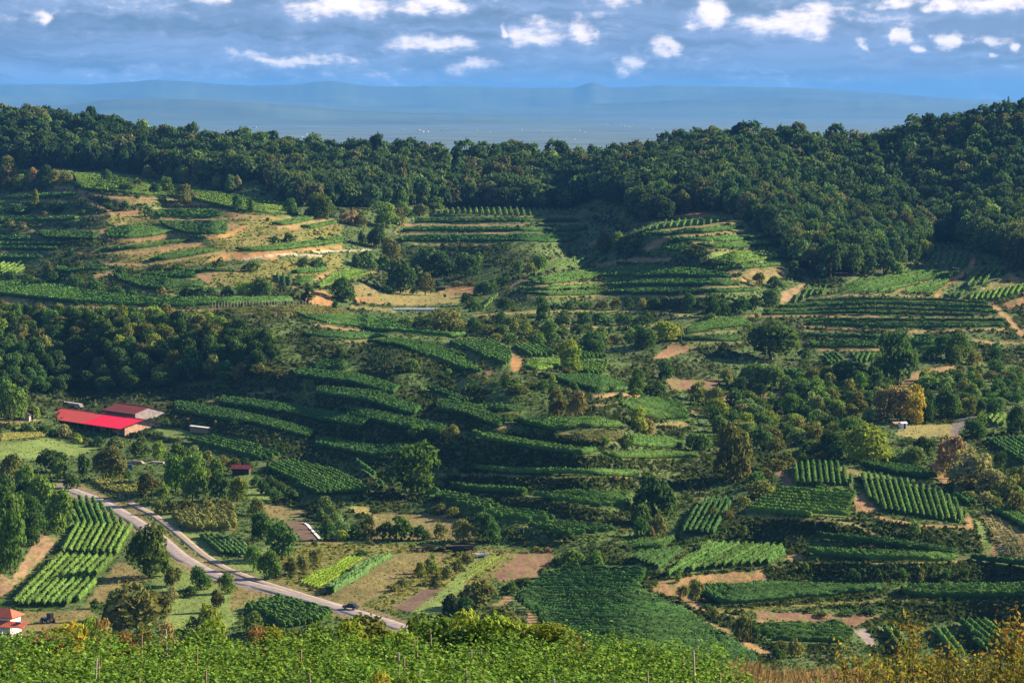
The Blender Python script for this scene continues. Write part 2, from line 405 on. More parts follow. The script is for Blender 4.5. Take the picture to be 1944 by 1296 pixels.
# vineyards and crops: view, outline, row direction (None = rows follow the terrace), tone, height
PLOTS = [
    ('A', [(400,140),(700,150),(900,185),(1150,240),(1640,320),(1700,385),(1400,370),(1210,325),(1060,290),(760,270),(470,240)], None, 2, 1.7),
    ('A', [(610,460),(700,440),(860,445),(985,480),(870,505),(720,520),(600,515)], None, 1, 1.8),
    ('A', [(560,578),(1000,525),(1110,530),(900,560),(700,588),(560,597)], None, 1, 1.8),
    ('A', [(840,640),(900,610),(1180,570),(1250,585),(1100,615),(900,650)], None, 1, 1.8),
    ('A', [(1330,580),(1560,555),(1944,505),(1944,540),(1600,585),(1400,595)], None, 1, 1.8),
    ('A', [(1540,430),(1700,395),(1800,390),(1780,410),(1640,440),(1560,445)], None, 1, 1.8),
    ('A', [(1700,450),(1900,415),(1920,430),(1760,465)], None, 1, 1.8),
    ('A', [(640,720),(820,730),(1160,765),(1150,790),(1000,800),(930,815),(800,800),(680,760)], None, 0, 1.9),
    ('A', [(0,750),(300,780),(550,820),(800,850),(1000,855),(1660,850),(1660,880),(1200,900),(1000,912),(700,900),(400,880),(150,855),(0,838)], None, 1, 1.8),
    ('A', [(0,650),(130,655),(150,700),(100,720),(0,725)], (1,-.55), 2, 1.8),
    ('A', [(310,680),(620,685),(620,700),(400,715),(320,705)], None, 0, 1.8),
    ('A', [(800,715),(1110,695),(1110,745),(950,745),(800,730)], None, 1, 1.8),
    ('A', [(1570,715),(1650,720),(1660,790),(1600,795),(1575,760)], (.1,1), 0, 1.9),
    ('A', [(1650,695),(1850,685),(1850,705),(1660,720)], None, 1, 1.8),
    ('A', [(1680,730),(1800,735),(1700,795),(1680,780)], None, 1, 1.8),
    ('A', [(1880,720),(2000,690),(2120,715),(1944,765),(1800,805),(1790,790)], None, 2, 1.6),
    ('A', [(200,470),(560,480),(540,530),(250,520)], None, 0, 1.8),
    ('A', [(0,560),(330,568),(330,588),(0,582)], None, 0, 1.8),
    ('A', [(0,500),(180,505),(180,530),(0,530)], None, 0, 1.8),
    ('A', [(0,272),(420,258),(430,275),(0,298)], None, 1, 1.8),
    ('A', [(0,392),(450,390),(430,415),(0,425)], None, 1, 1.8),
    ('A', [(900,420),(1290,415),(1280,490),(1150,500),(1050,490),(950,460)], None, 0, 1.6),
    ('A', [(880,352),(1220,352),(1290,385),(1190,402),(900,398)], None, 1, 1.5),
    ('A', [(1230,915),(1800,892),(1980,925),(2000,950),(1680,960),(1400,945)], None, 3, 1.0),
    ('J', [(600,190),(1000,195),(1250,225),(1300,270),(1500,300),(1700,322),(1600,340),(1300,310),(1100,298),(1050,283),(800,252),(680,225)], None, 1, 1.8),
    ('J', [(650,310),(900,302),(1100,312),(1200,338),(1000,350),(700,340)], None, 0, 1.8),
    ('J', [(1050,370),(1250,348),(1450,370),(1600,420),(1700,469),(1400,440),(1250,400)], None, 0, 1.8),
    ('B', [(740,1092),(850,1080),(1000,1085),(1100,1130),(1110,1190),(1090,1245),(1000,1215),(850,1150),(720,1107)], (1,.50), 1, 1.9),
    ('B', [(420,1112),(500,1105),(700,1135),(850,1203),(970,1280),(900,1285),(700,1215),(500,1152)], (1,.38), 1, 1.8),
    ('B', [(1110,1120),(1300,1130),(1390,1188),(1220,1190),(1150,1160)], (1,.55), 1, 1.9),
    ('B', [(1210,1202),(1380,1197),(1390,1250),(1250,1270),(1180,1250)], None, 2, 1.5),
    ('B', [(1490,1150),(1600,1150),(1660,1200),(1500,1200)], (1,.5), 1, 1.8),
    ('B', [(1480,1212),(1660,1212),(1640,1290),(1520,1290)], (1,.6), 2, 1.8),
    ('B', [(650,360),(800,345),(1100,345),(1450,350),(1440,385),(1200,390),(900,380),(680,375)], (.35,1), 2, 1.8),
    ('B', [(560,402),(1480,402),(1500,422),(560,433)], None, 0, 1.8),
    ('B', [(490,455),(1300,455),(1550,445),(1500,478),(500,482)], None, 0, 1.8),
    ('B', [(470,502),(1500,495),(1450,538),(480,540)], None, 0, 1.8),
    ('B', [(1170,720),(1350,630),(1500,615),(1820,620),(1600,662),(1350,700),(1200,740)], (1,-.55), 1, 1.9),
    ('B', [(1200,748),(1600,682),(1944,670),(2050,690),(1944,722),(1640,738),(1250,786)], None, 1, 1.8),
    ('B', [(1130,803),(1650,778),(1944,752),(2060,760),(1944,780),(1650,792),(1200,820)], None, 1, 1.8),
    ('B', [(1130,835),(1944,802),(2100,812),(1944,828),(1300,845)], None, 1, 1.8),
    ('B', [(925,915),(1030,820),(1065,812),(955,920)], (1,-.95), 1, 1.9),
    ('B', [(835,950),(900,878),(925,858),(862,945)], (1,-1.05), 1, 1.9),
    ('B', [(0,802),(150,715),(190,720),(60,792)], None, 2, 1.5),
    ('C', [(-100,440),(170,360),(400,340),(520,335),(510,360),(370,385),(150,405),(0,430)], (.5,-1), 1, 1.9),
    ('C', [(40,432),(300,402),(540,387),(560,400),(380,425),(150,440)], None, 1, 1.8),
    ('C', [(170,452),(500,442),(640,432),(670,448),(500,468),(300,468)], None, 1, 1.8),
    ('C', [(310,485),(680,462),(690,488),(500,505),(370,500)], None, 1, 1.8),
    ('C', [(370,560),(500,512),(750,512),(750,550),(600,568),(500,582)], None, 2, 1.2),
    ('C', [(410,600),(570,582),(730,577),(740,588),(560,604),(430,613)], None, 1, 1.8),
    ('C', [(0,610),(250,597),(500,627),(480,650),(200,640),(0,648)], None, 0, 1.8),
    ('C', [(0,662),(300,657),(480,657),(540,670),(480,688),(0,688)], None, 0, 1.8),
    ('C', [(0,712),(600,702),(620,715),(400,724),(0,733)], None, 0, 1.8),
    ('C', [(150,500),(250,470),(300,495),(200,520)], None, 2, 1.6),
    ('C', [(990,715),(1100,660),(1300,620),(1450,600),(1640,610),(1600,650),(1480,660),(1290,720),(1150,725),(980,735)], (1,-.22), 1, 1.9),
    ('C', [(1440,595),(1500,515),(1670,515),(1660,580),(1640,605)], (-.45,1), 1, 1.9),
    ('C', [(1480,470),(1640,470),(1655,508),(1490,508)], (.35,1), 0, 1.9),
    ('C', [(1340,715),(1480,662),(1590,652),(1500,730),(1350,725)], (1,-.25), 1, 1.9),
    ('C', [(1650,660),(1740,585),(1840,600),(1840,630),(1720,690),(1660,690)], (1,-.95), 1, 1.9),
    ('C', [(1540,735),(1650,700),(1640,750),(1560,750)], (.6,-1), 0, 1.9),
    ('C', [(1650,742),(1700,712),(1944,672),(2000,705),(1800,760),(1680,760)], (.6,-1), 2, 1.8),
    ('C', [(770,770),(870,690),(985,690),(970,730),(870,745),(810,775)], (.6,-1), 1, 1.9),
    ('C', [(860,757),(1200,745),(1500,750),(1760,770),(1770,782),(1500,765),(1200,760),(860,768)], None, 1, 1.7),
    ('C', [(700,790),(900,772),(1200,768),(1500,772),(1790,792),(1790,803),(1200,782),(760,800)], None, 0, 1.7),
    ('C', [(650,808),(1200,792),(1800,812),(1815,826),(1200,806),(660,822)], None, 1, 1.7),
    ('C', [(640,826),(1100,815),(1700,830),(1700,842),(1100,829),(640,836)], None, 0, 1.7),
    ('C', [(850,852),(1850,852),(1850,866),(850,866)], None, 1, 1.7),
    ('C', [(850,872),(1850,874),(1850,893),(1400,900),(900,884)], None, 0, 1.7),
    ('C', [(860,922),(1230,932),(1230,950),(870,944)], None, 0, 1.7),
    ('C', [(870,955),(1225,960),(1222,1000),(900,1000)], None, 1, 1.7),
    ('P', [(330,760),(470,783),(600,818),(588,836),(460,803),(330,778)], None, 0, 1.8),
    ('P', [(420,752),(560,768),(700,798),(688,816),(550,788),(420,769)], None, 0, 1.8),
    ('P', [(600,733),(720,743),(800,773),(786,792),(698,765),(600,751)], None, 0, 1.8),
    ('P', [(560,698),(680,710),(760,733),(746,752),(668,730),(560,716)], None, 0, 1.8),
    ('P', [(600,828),(700,846),(800,842),(800,862),(710,870),(600,848)], None, 0, 1.8),
    ('P', [(830,758),(900,768),(960,798),(948,816),(886,791),(830,780)], None, 0, 1.8),
    ('P', [(660,770),(760,790),(850,808),(850,828),(748,811),(660,790)], None, 0, 1.8),
    ('A', [(0,440),(230,443),(230,458),(0,462)], None, 0, 1.6), ('A', [(0,540),(400,542),(380,557),(0,557)], None, 0, 1.6),
    ('A', [(0,608),(250,613),(230,634),(0,634)], None, 0, 1.6), ('A', [(1000,700),(1340,690),(1330,706),(1120,712)], None, 1, 1.6),
    ('C', [(1400,930),(1500,930),(1500,990),(1400,980)], None, 0, 1.9),
    ('C', [(270,890),(420,847),(540,842),(600,880),(400,905),(270,930)], None, 1, 1.9),
    ('C', [(220,942),(540,932),(540,963),(250,963)], None, 0, 1.9),
    ('C', [(930,1020),(1030,1020),(1050,1060),(980,1090)], (1,.9), 0, 1.9),
    ('C', [(1080,1020),(1210,1015),(1200,1060),(1120,1080)], (-.45,1), 1, 1.9),
    ('C', [(720,1105),(820,1100),(950,1150),(1010,1200),(960,1200),(820,1140)], (1,.5), 0, 1.9),
    ('E', [(0,127),(180,132),(185,180),(0,200)], None, 0, 1.9),
    ('E', [(590,285),(700,290),(860,350),(870,380),(800,385),(700,330)], (1,.38), 0, 1.9),
    ('E', [(860,395),(1000,380),(1180,410),(1060,430),(900,425)], None, 0, 1.9),
    ('E', [(1110,480),(1300,462),(1600,456),(1700,490),(1740,515),(1500,520),(1370,542),(1200,505)], None, 1, 2.0),
    ('E', [(880,550),(1000,550),(1250,600),(1550,640),(1600,655),(1500,675),(1250,645),(950,590)], None, 1, 2.0),
    ('E', [(1610,667),(1944,657),(1944,690),(1700,690)], None, 1, 2.0),
    ('E', [(860,750),(1200,755),(1500,760),(1830,770),(1830,795),(1500,785),(1100,780)], None, 1, 2.0),
    ('E', [(740,850),(900,845),(1200,875),(1200,895),(900,880)], None, 1, 2.0),
    ('E', [(590,880),(650,860),(850,900),(1040,945),(1060,965),(930,1000),(800,960)], (1,.12), 1, 2.0),
    ('E', [(940,1000),(1060,977),(1250,1000),(1390,1035),(1300,1055),(1060,1045)], (1,.12), 1, 2.0),
    ('E', [(1150,900),(1500,880),(1790,885),(1780,965),(1600,975),(1350,930)], (1,.10), 1, 2.0),
    ('E', [(1160,1070),(1400,1060),(1680,1085),(1720,1110),(1400,1140),(1250,1095)], (1,.05), 1, 2.0),
    ('P', [(488,880),(552,870),(640,890),(712,930),(690,940),(600,942)], (1,.46), 1, 2.0),
    ('E', [(190,680),(240,690),(420,850),(380,860)], (1,.75), 0, 2.0),
    ('P', [(1168,764),(1227,755),(1288,759),(1311,789),(1307,799),(1250,799),(1200,782)], (1,.3), 1, 2.0),
    ('E', [(1250,215),(1600,215),(1850,300),(1600,315),(1400,260)], None, 0, 1.9),
    ('E', [(1420,545),(1600,525),(1740,540),(1750,600),(1600,590)], None, 3, 1.0),
    ('F', [(0,490),(200,500),(280,545),(200,555),(0,540)], None, 1, 2.0),
    ('F', [(0,572),(330,577),(330,605),(0,600)], None, 1, 2.0),
    ('F', [(780,640),(900,615),(1030,620),(1060,660),(1130,740),(800,740)], (.12,1), 1, 2.1),
    ('F', [(1130,640),(1160,620),(1400,640),(1500,680),(1510,700),(1440,708),(1230,668)], None, 0, 2.0),
    ('F', [(1140,665),(1230,672),(1440,717),(1620,800),(1660,880),(1650,930),(1250,870),(1150,790)], (.30,1), 1, 2.1),
    ('F', [(600,820),(740,745),(1130,750),(1090,830),(1080,905),(900,893),(560,868)], (1,.10), 2, 1.9),
    ('F', [(1520,735),(1640,760),(1750,850),(1650,830)], (1,.6), 0, 2.0),
    ('F', [(170,1160),(380,1015),(750,1030),(760,1090),(700,1130),(400,1150),(170,1190)], (1,-.52), 1, 2.1),
    ('F', [(890,990),(1100,990),(1400,1020),(1620,1075),(1600,1090),(1300,1045),(1000,1015)], None, 0, 2.1),
    ('F', [(850,1062),(1000,1055),(1300,1062),(1600,1094),(1600,1112),(1200,1115),(900,1082)], None, 1, 2.1),
    ('F', [(1680,1092),(2000,1112),(2000,1150),(1700,1112)], None, 0, 2.0),
    ('F', [(1730,500),(1980,485),(1980,650),(1850,590),(1790,550)], (1,.62), 0, 2.0),
    ('F', [(1745,400),(1850,385),(1875,440),(1800,445)], (.9,-1), 2, 2.0),
    ('F', [(1720,880),(1800,880),(1980,1010),(1980,1110),(1850,1090),(1780,970)], (.5,1), 3, 1.2),
    ('F', [(1760,850),(1980,860),(1980,970),(1840,890)], None, 1, 1.8),
    ('F', [(225,980),(350,790),(520,785),(400,985)], (-.55,1), 0, 2.0),
    ('F', [(0,1010),(110,997),(220,1002),(150,1050),(0,1060)], None, 1, 2.0),
    ('F', [(0,1072),(150,1055),(270,1032),(150,1165),(60,1130),(0,1110)], (1,-.42), 0, 2.0),
    ('P', [(967,1134),(1036,1083),(1079,1070),(1214,1072),(1234,1080),(1215,1113),(1246,1130),(1296,1151),(1372,1197),(1437,1243),(1440,1275),(1300,1275),(1150,1268),(1050,1235),(1020,1172)], (1,.01), 0, 2.0),
    ('I', [(350,390),(700,382),(1230,402),(1240,430),(900,460),(450,500),(330,440)], None, 0, 2.1),
    ('I', [(1330,397),(1980,387),(1980,460),(1500,465),(1350,450)], None, 1, 2.1),
    ('I', [(640,592),(1050,587),(1110,640),(1050,690),(700,680),(620,640)], (1,.03), 1, 2.1),
    ('I', [(1215,592),(1320,600),(1440,760),(1330,760)], (.72,1), 1, 2.1),
    ('I', [(1470,592),(1540,605),(1700,760),(1600,760)], (.8,1), 1, 2.1),
    ('I', [(1580,570),(1780,570),(1940,720),(1740,720)], (1,.85), 1, 2.1),
    ('H', [(160,372),(420,242),(520,252),(275,412)], (1,-.58), 5, 0.7),
    ('H', [(285,412),(530,252),(710,222),(350,440)], (1,-.55), 6, 2.2),
    ('G', [(1390,560),(1600,505),(1900,590),(1850,660),(1600,700),(1500,640),(1400,600)], (1,.28), 1, 2.0),
    ('G', [(35,555),(330,262),(676,275),(480,530),(400,575),(120,580)], (1,-1.02), 2, 2.1),
    ('G', [(326,275),(405,95),(760,105),(745,200),(670,288)], (.55,-1), 2, 2.1),
    ('D', [(398,968),(430,770),(560,800),(745,960)], (.42,1), 1, 2.1),
    ('D', [(490,690),(700,682),(840,740),(780,785),(600,760)], (1,.2), 4, 1.3),
    ('D', [(960,890),(1330,830),(1350,980),(1050,985)], (1,.12), 4, 2.6),
    ('D', [(1120,1000),(1200,990),(1400,1050),(1400,1130),(1250,1120)], (1,.85), 6, 1.6),
    ('D', [(1020,460),(1200,447),(1400,480),(1640,555),(1480,580),(1200,520),(1050,480)], (1,.26), 1, 2.0),
    ('D', [(960,300),(1150,310),(1420,352),(1400,380),(1150,340)], None, 0, 2.0),
    ('D', [(0,425),(240,420),(270,445),(0,470)], None, 4, 1.0),
    ('H', [(1060,255),(1180,232),(1240,235),(1010,370),(960,390)], (1,-.7), 5, 0.35),
    ('A', [(0,325),(100,322),(140,350),(0,365)], None, 0, 1.6),
]

# other ground covers: outline, cover, slope
AREAS = [
    # lawns, meadows and dry grass of the valley floor
    ('P', [(0,820),(90,830),(190,850),(240,830),(500,860),(500,960),(720,1020),(1060,1040),(1000,1130),(900,1200),(0,1200)], 'grass', .01),
    ('D', [(0,480),(270,455),(560,510),(420,560),(80,575),(0,575)], 'meadow', .02),
    ('D', [(880,400),(1000,395),(1150,430),(1450,490),(1440,510),(1100,440),(950,455)], 'meadow', .02),
    ('D', [(0,340),(240,345),(240,360),(0,372)], 'dry', .02),
    ('D', [(1310,650),(1420,650),(1560,820),(1480,810),(1420,800)], 'meadow', .02),
    ('D', [(1500,830),(1700,850),(1790,880),(1600,920),(1500,890)], 'dry', .02),
    ('D', [(1600,925),(1740,918),(1830,1030),(1720,1030)], 'plough', .02),
    ('D', [(740,820),(1000,850),(1080,980),(960,930)], 'meadow', .02),
    ('D', [(1040,990),(1120,1000),(1260,1140),(1400,1140),(1500,1250),(1250,1180)], 'meadow', .02),
    ('D', [(1400,1140),(1520,1060),(1720,1060),(1944,1090),(1700,1280),(1500,1250)], 'meadow', .02),
    ('H', [(0,230),(300,190),(720,190),(1060,215),(1400,225),(1100,380),(760,530),(480,500),(250,440),(60,380)], 'dryg', .02),
    ('H', [(330,450),(560,280),(720,230),(930,240),(700,380),(480,500)], 'dry', .02),
    ('H', [(630,500),(800,405),(890,405),(720,528)], 'plough', .02),
    ('H', [(720,530),(900,400),(1050,250),(1150,235),(1000,380),(890,520)], 'meadow', .02),
    ('H', [(1130,340),(1250,240),(1400,225),(1440,250),(1340,350),(1160,375)], 'redsoil', .02),
    ('H', [(1120,490),(1240,420),(1290,430),(1180,490)], 'soil', .1),
    ('H', [(1300,505),(1355,505),(1340,600),(1290,620)], 'soil', .1),
    ('G', [(0,380),(60,420),(200,200),(230,160),(330,190),(240,310),(60,480),(0,520)], 'pinksoil', .5),
    ('G', [(500,530),(670,315),(760,340),(850,420),(560,560)], 'dry', .02),
    ('G', [(860,420),(1000,280),(1100,330),(1320,480),(1450,500),(1300,700),(960,700)], 'meadow', .03),
    ('G', [(1320,480),(1530,500),(1390,560),(1300,600)], 'dry', .03),
    ('G', [(60,600),(520,590),(640,700),(300,740),(60,740)], 'dry', .03),
    ('E', [(180,960),(300,960),(320,1010),(230,1000)], 'straw', .03),
    ('E', [(330,1000),(760,1000),(900,1100),(880,1150),(300,1150)], 'dry', .04),
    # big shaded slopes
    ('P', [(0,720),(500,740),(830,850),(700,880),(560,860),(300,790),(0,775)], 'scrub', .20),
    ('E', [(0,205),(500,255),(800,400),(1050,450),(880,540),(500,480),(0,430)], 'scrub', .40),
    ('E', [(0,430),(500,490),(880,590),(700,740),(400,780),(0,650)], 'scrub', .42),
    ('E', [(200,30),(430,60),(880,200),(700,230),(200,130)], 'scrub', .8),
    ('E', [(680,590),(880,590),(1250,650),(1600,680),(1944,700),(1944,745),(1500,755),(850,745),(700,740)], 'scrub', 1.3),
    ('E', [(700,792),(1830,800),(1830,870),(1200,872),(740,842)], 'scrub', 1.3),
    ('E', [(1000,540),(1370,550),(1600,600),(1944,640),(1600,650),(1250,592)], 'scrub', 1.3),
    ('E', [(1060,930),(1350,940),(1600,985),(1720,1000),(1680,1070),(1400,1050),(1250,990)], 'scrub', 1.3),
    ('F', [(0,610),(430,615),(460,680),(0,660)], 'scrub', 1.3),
    # near banks on the right
    ('F', [(520,892),(1080,922),(1250,985),(1100,985),(880,982),(780,1025),(380,1010)], 'scrub', 1.6),
    ('F', [(1190,885),(1420,937),(1690,952),(1750,1062),(1600,1062),(1400,1012),(1250,972)], 'scrub', 1.6),
    ('F', [(780,1100),(1600,1122),(1660,1102),(1980,1155),(1980,1215),(1240,1212),(700,1208),(690,1150)], 'scrub', 1.6),
    ('I', [(1250,490),(1980,472),(1980,590),(1300,572)], 'scrub', 1.6),
    ('I', [(800,512),(1280,500),(1280,540),(800,540)], 'grass', .7),
    ('I', [(600,520),(1280,540),(1100,600),(640,582)], 'redsoil', .3),
    ('I', [(100,420),(130,375),(300,345),(660,315),(672,378),(400,388),(220,402),(330,470),(395,512),(360,535),(270,480)], 'tan', .5),
    ('I', [(1090,610),(1160,603),(1215,700),(1180,700)], 'road', .03),
    ('I', [(1330,620),(1470,600),(1600,760),(1440,760)], 'grass', .03),
    ('F', [(1780,980),(1830,1092),(1720,1075),(1740,1060),(1790,1060)], 'tan', .6),
    ('F', [(1690,890),(1750,930),(1790,1060),(1750,1062)], 'meadow', .7),
    ('F', [(1660,870),(1690,900),(1695,952),(1650,942)], 'tan', .3),
    ('F', [(700,660),(740,660),(790,700),(790,745),(740,772),(745,710)], 'redsoil', .2),
    ('F', [(1300,480),(1370,430),(1600,430),(1590,485),(1400,505)], 'straw', .05),
    ('F', [(1640,400),(1745,395),(1745,445),(1640,430)], 'dry', .05),
    ('F', [(1530,660),(1640,760),(1560,740),(1500,690)], 'tan', .3),
    ('F', [(1040,650),(1140,660),(1140,690),(1070,680)], 'dry', .1),
    ('F', [(1090,780),(1150,780),(1240,865),(1110,870)], 'soil', .1),
    ('F', [(1450,742),(1540,760),(1530,775),(1440,755)], 'soil', .1),
    # middle distance
    ('E', [(1110,70),(1180,130),(1160,182),(1100,202)], 'orange', .6),
    ('E', [(870,195),(1000,190),(1015,212),(890,214)], 'tan', .1),
    ('E', [(1560,325),(1830,318),(1840,335),(1590,345)], 'tan', .1),
    ('E', [(1580,378),(1680,378),(1680,392),(1590,390)], 'tan', .1),
    ('E', [(1590,345),(1840,340),(1690,375),(1590,375)], 'scrub', .8),
    ('E', [(1010,538),(1050,497),(1110,502),(1100,515)], 'tan', .4),
    ('E', [(1360,545),(1500,540),(1600,578),(1560,575)], 'tan', .2),
    ('F', [(170,210),(450,212),(420,250),(200,265)], 'redsoil', .1),
    ('F', [(400,305),(560,275),(800,270),(820,290),(600,310),(560,345),(500,330)], 'redsoil', .15),
    ('F', [(170,205),(230,200),(230,225),(180,225)], 'dry', .1),
    ('F', [(110,425),(250,420),(290,440),(120,445)], 'dry', .2),
    ('F', [(270,340),(350,400),(310,390)], 'soil', .3),
    ('F', [(700,520),(870,525),(860,545),(690,540)], 'dry', .1),
    ('C', [(1330,1170),(1400,1110),(1550,1085),(1740,1068),(1760,1080),(1500,1120),(1360,1185)], 'tan', .2),
    ('C', [(1600,1080),(1944,1080),(1944,1300),(1600,1300)], 'grass', .02),
    ('C', [(100,1045),(200,970),(330,990),(160,1050)], 'soil', .8),
    ('C', [(330,985),(480,975),(540,1010),(520,1040),(300,1040)], 'scrub', .9),
    ('B', [(1560,1040),(1944,1040),(1944,1130),(1680,1140)], 'grass', .1),
    # tan field and banks round it
    ('B', [(200,850),(360,835),(530,812),(690,822),(840,838),(800,882),(560,897),(230,882)], 'straw', .02),
    ('B', [(200,850),(340,840),(330,880),(230,882)], 'orange', .02),
    ('B', [(230,882),(560,897),(720,890),(720,884),(560,888),(300,872)], 'orange', .05),
    ('B', [(680,790),(900,788),(890,832),(700,826)], 'orange', .03),
    ('B', [(215,780),(300,772),(360,830),(215,840)], 'dry', .5),
    ('B', [(-60,815),(60,810),(110,885),(40,905),(-60,880)], 'orange', .5),
    ('B', [(150,720),(345,703),(355,716),(170,748)], 'orange', .4),
    ('B', [(-60,710),(70,708),(40,745),(-60,760)], 'orange', .4),
    # left hillside: lit banks
    ('A', [(600,520),(1030,490),(1170,560),(1330,600),(1000,700),(600,670)], 'dryg', .55),
    ('A', [(640,360),(1300,360),(1700,405),(1540,450),(1290,520),(900,480),(600,430)], 'dryg', .5),
    ('A', [(1160,470),(1600,450),(1944,440),(1944,560),(1330,600),(1200,560)], 'dryg', .5),
    ('A', [(1200,690),(1560,640),(1944,600),(1944,690),(1560,800),(1200,790)], 'dryg', .4),
    ('A', [(1110,718),(1200,702),(1360,697),(1350,712),(1210,720),(1190,778),(1140,755)], 'tan', .5),
    ('A', [(510,725),(620,708),(650,722),(540,742)], 'tan', .3),
    ('A', [(620,282),(880,285),(900,312),(720,330),(640,312)], 'dry', .6),
    ('A', [(920,327),(1080,305),(1205,322),(1190,332)], 'orange', .4),
    ('A', [(290,220),(410,222),(420,240),(300,238)], 'tan', .3),
    ('A', [(470,250),(620,285),(640,345),(560,330)], 'scrub', .8),
    ('A', [(640,365),(780,352),(790,385),(700,400)], 'tan', .3),
    ('A', [(1160,508),(1280,490),(1390,440),(1412,455),(1300,507),(1180,525)], 'orange', .5),
    ('A', [(1250,352),(1400,385),(1380,395),(1260,372)], 'orange', .3),
    ('A', [(1400,392),(1690,398),(1640,412),(1450,410)], 'tan', .5),
    ('A', [(1290,430),(1360,430),(1340,470),(1290,470)], 'tan', .6),
    ('A', [(590,527),(980,490),(1030,508),(780,538)], 'tan', .7),
    ('A', [(560,470),(600,470),(600,530),(565,525)], 'tan', .4),
    ('A', [(700,602),(1120,537),(1168,556),(1000,580),(800,610)], 'tan', .7),
    ('A', [(620,667),(900,662),(1280,600),(1330,622),(1000,692),(750,695)], 'dryg', .7),
    ('A', [(1280,600),(1944,560),(1944,575),(1650,598),(1380,632),(1200,650),(1180,640)], 'orange', .6),
    ('A', [(1480,625),(1580,615),(1580,635),(1500,640)], 'orange', .4),
    ('A', [(660,432),(720,425),(720,445),(670,450)], 'tan', .4),
    ('A', [(1540,450),(1700,420),(1900,405),(1910,415),(1700,455),(1580,465)], 'tan', .6),
    ('A', [(1650,740),(1690,735),(1680,805),(1660,800)], 'orange', .3),
    ('A', [(1690,735),(1880,710),(1870,725),(1720,750)], 'tan', .3),
    ('A', [(0,850),(160,862),(140,880),(0,872)], 'tan', .2),
    # spur
    ('C', [(180,348),(280,316),(410,328),(395,345)], 'tan', .1),
    ('C', [(50,500),(120,450),(180,455),(75,522)], 'tan', .4),
    ('C', [(-120,560),(0,552),(200,548),(180,570),(0,572)], 'tan', .3),
    ('C', [(370,520),(760,500),(790,590),(560,560),(380,560)], 'meadow', .6),
    ('C', [(540,640),(590,605),(780,600),(770,640),(620,680)], 'dry', .7),
    ('C', [(480,655),(540,638),(580,670),(540,672)], 'orange', .3),
    ('C', [(735,782),(738,720),(862,670),(850,690),(780,770)], 'pinksoil', .5),
    ('C', [(1740,700),(1870,620),(1930,650),(1880,690),(1770,712)], 'dry', .4),
    ('C', [(1860,630),(1930,648),(1900,668),(1870,655)], 'orange', .4),
    ('C', [(1840,770),(1944,740),(1944,780),(1860,800)], 'orange', .4),
]
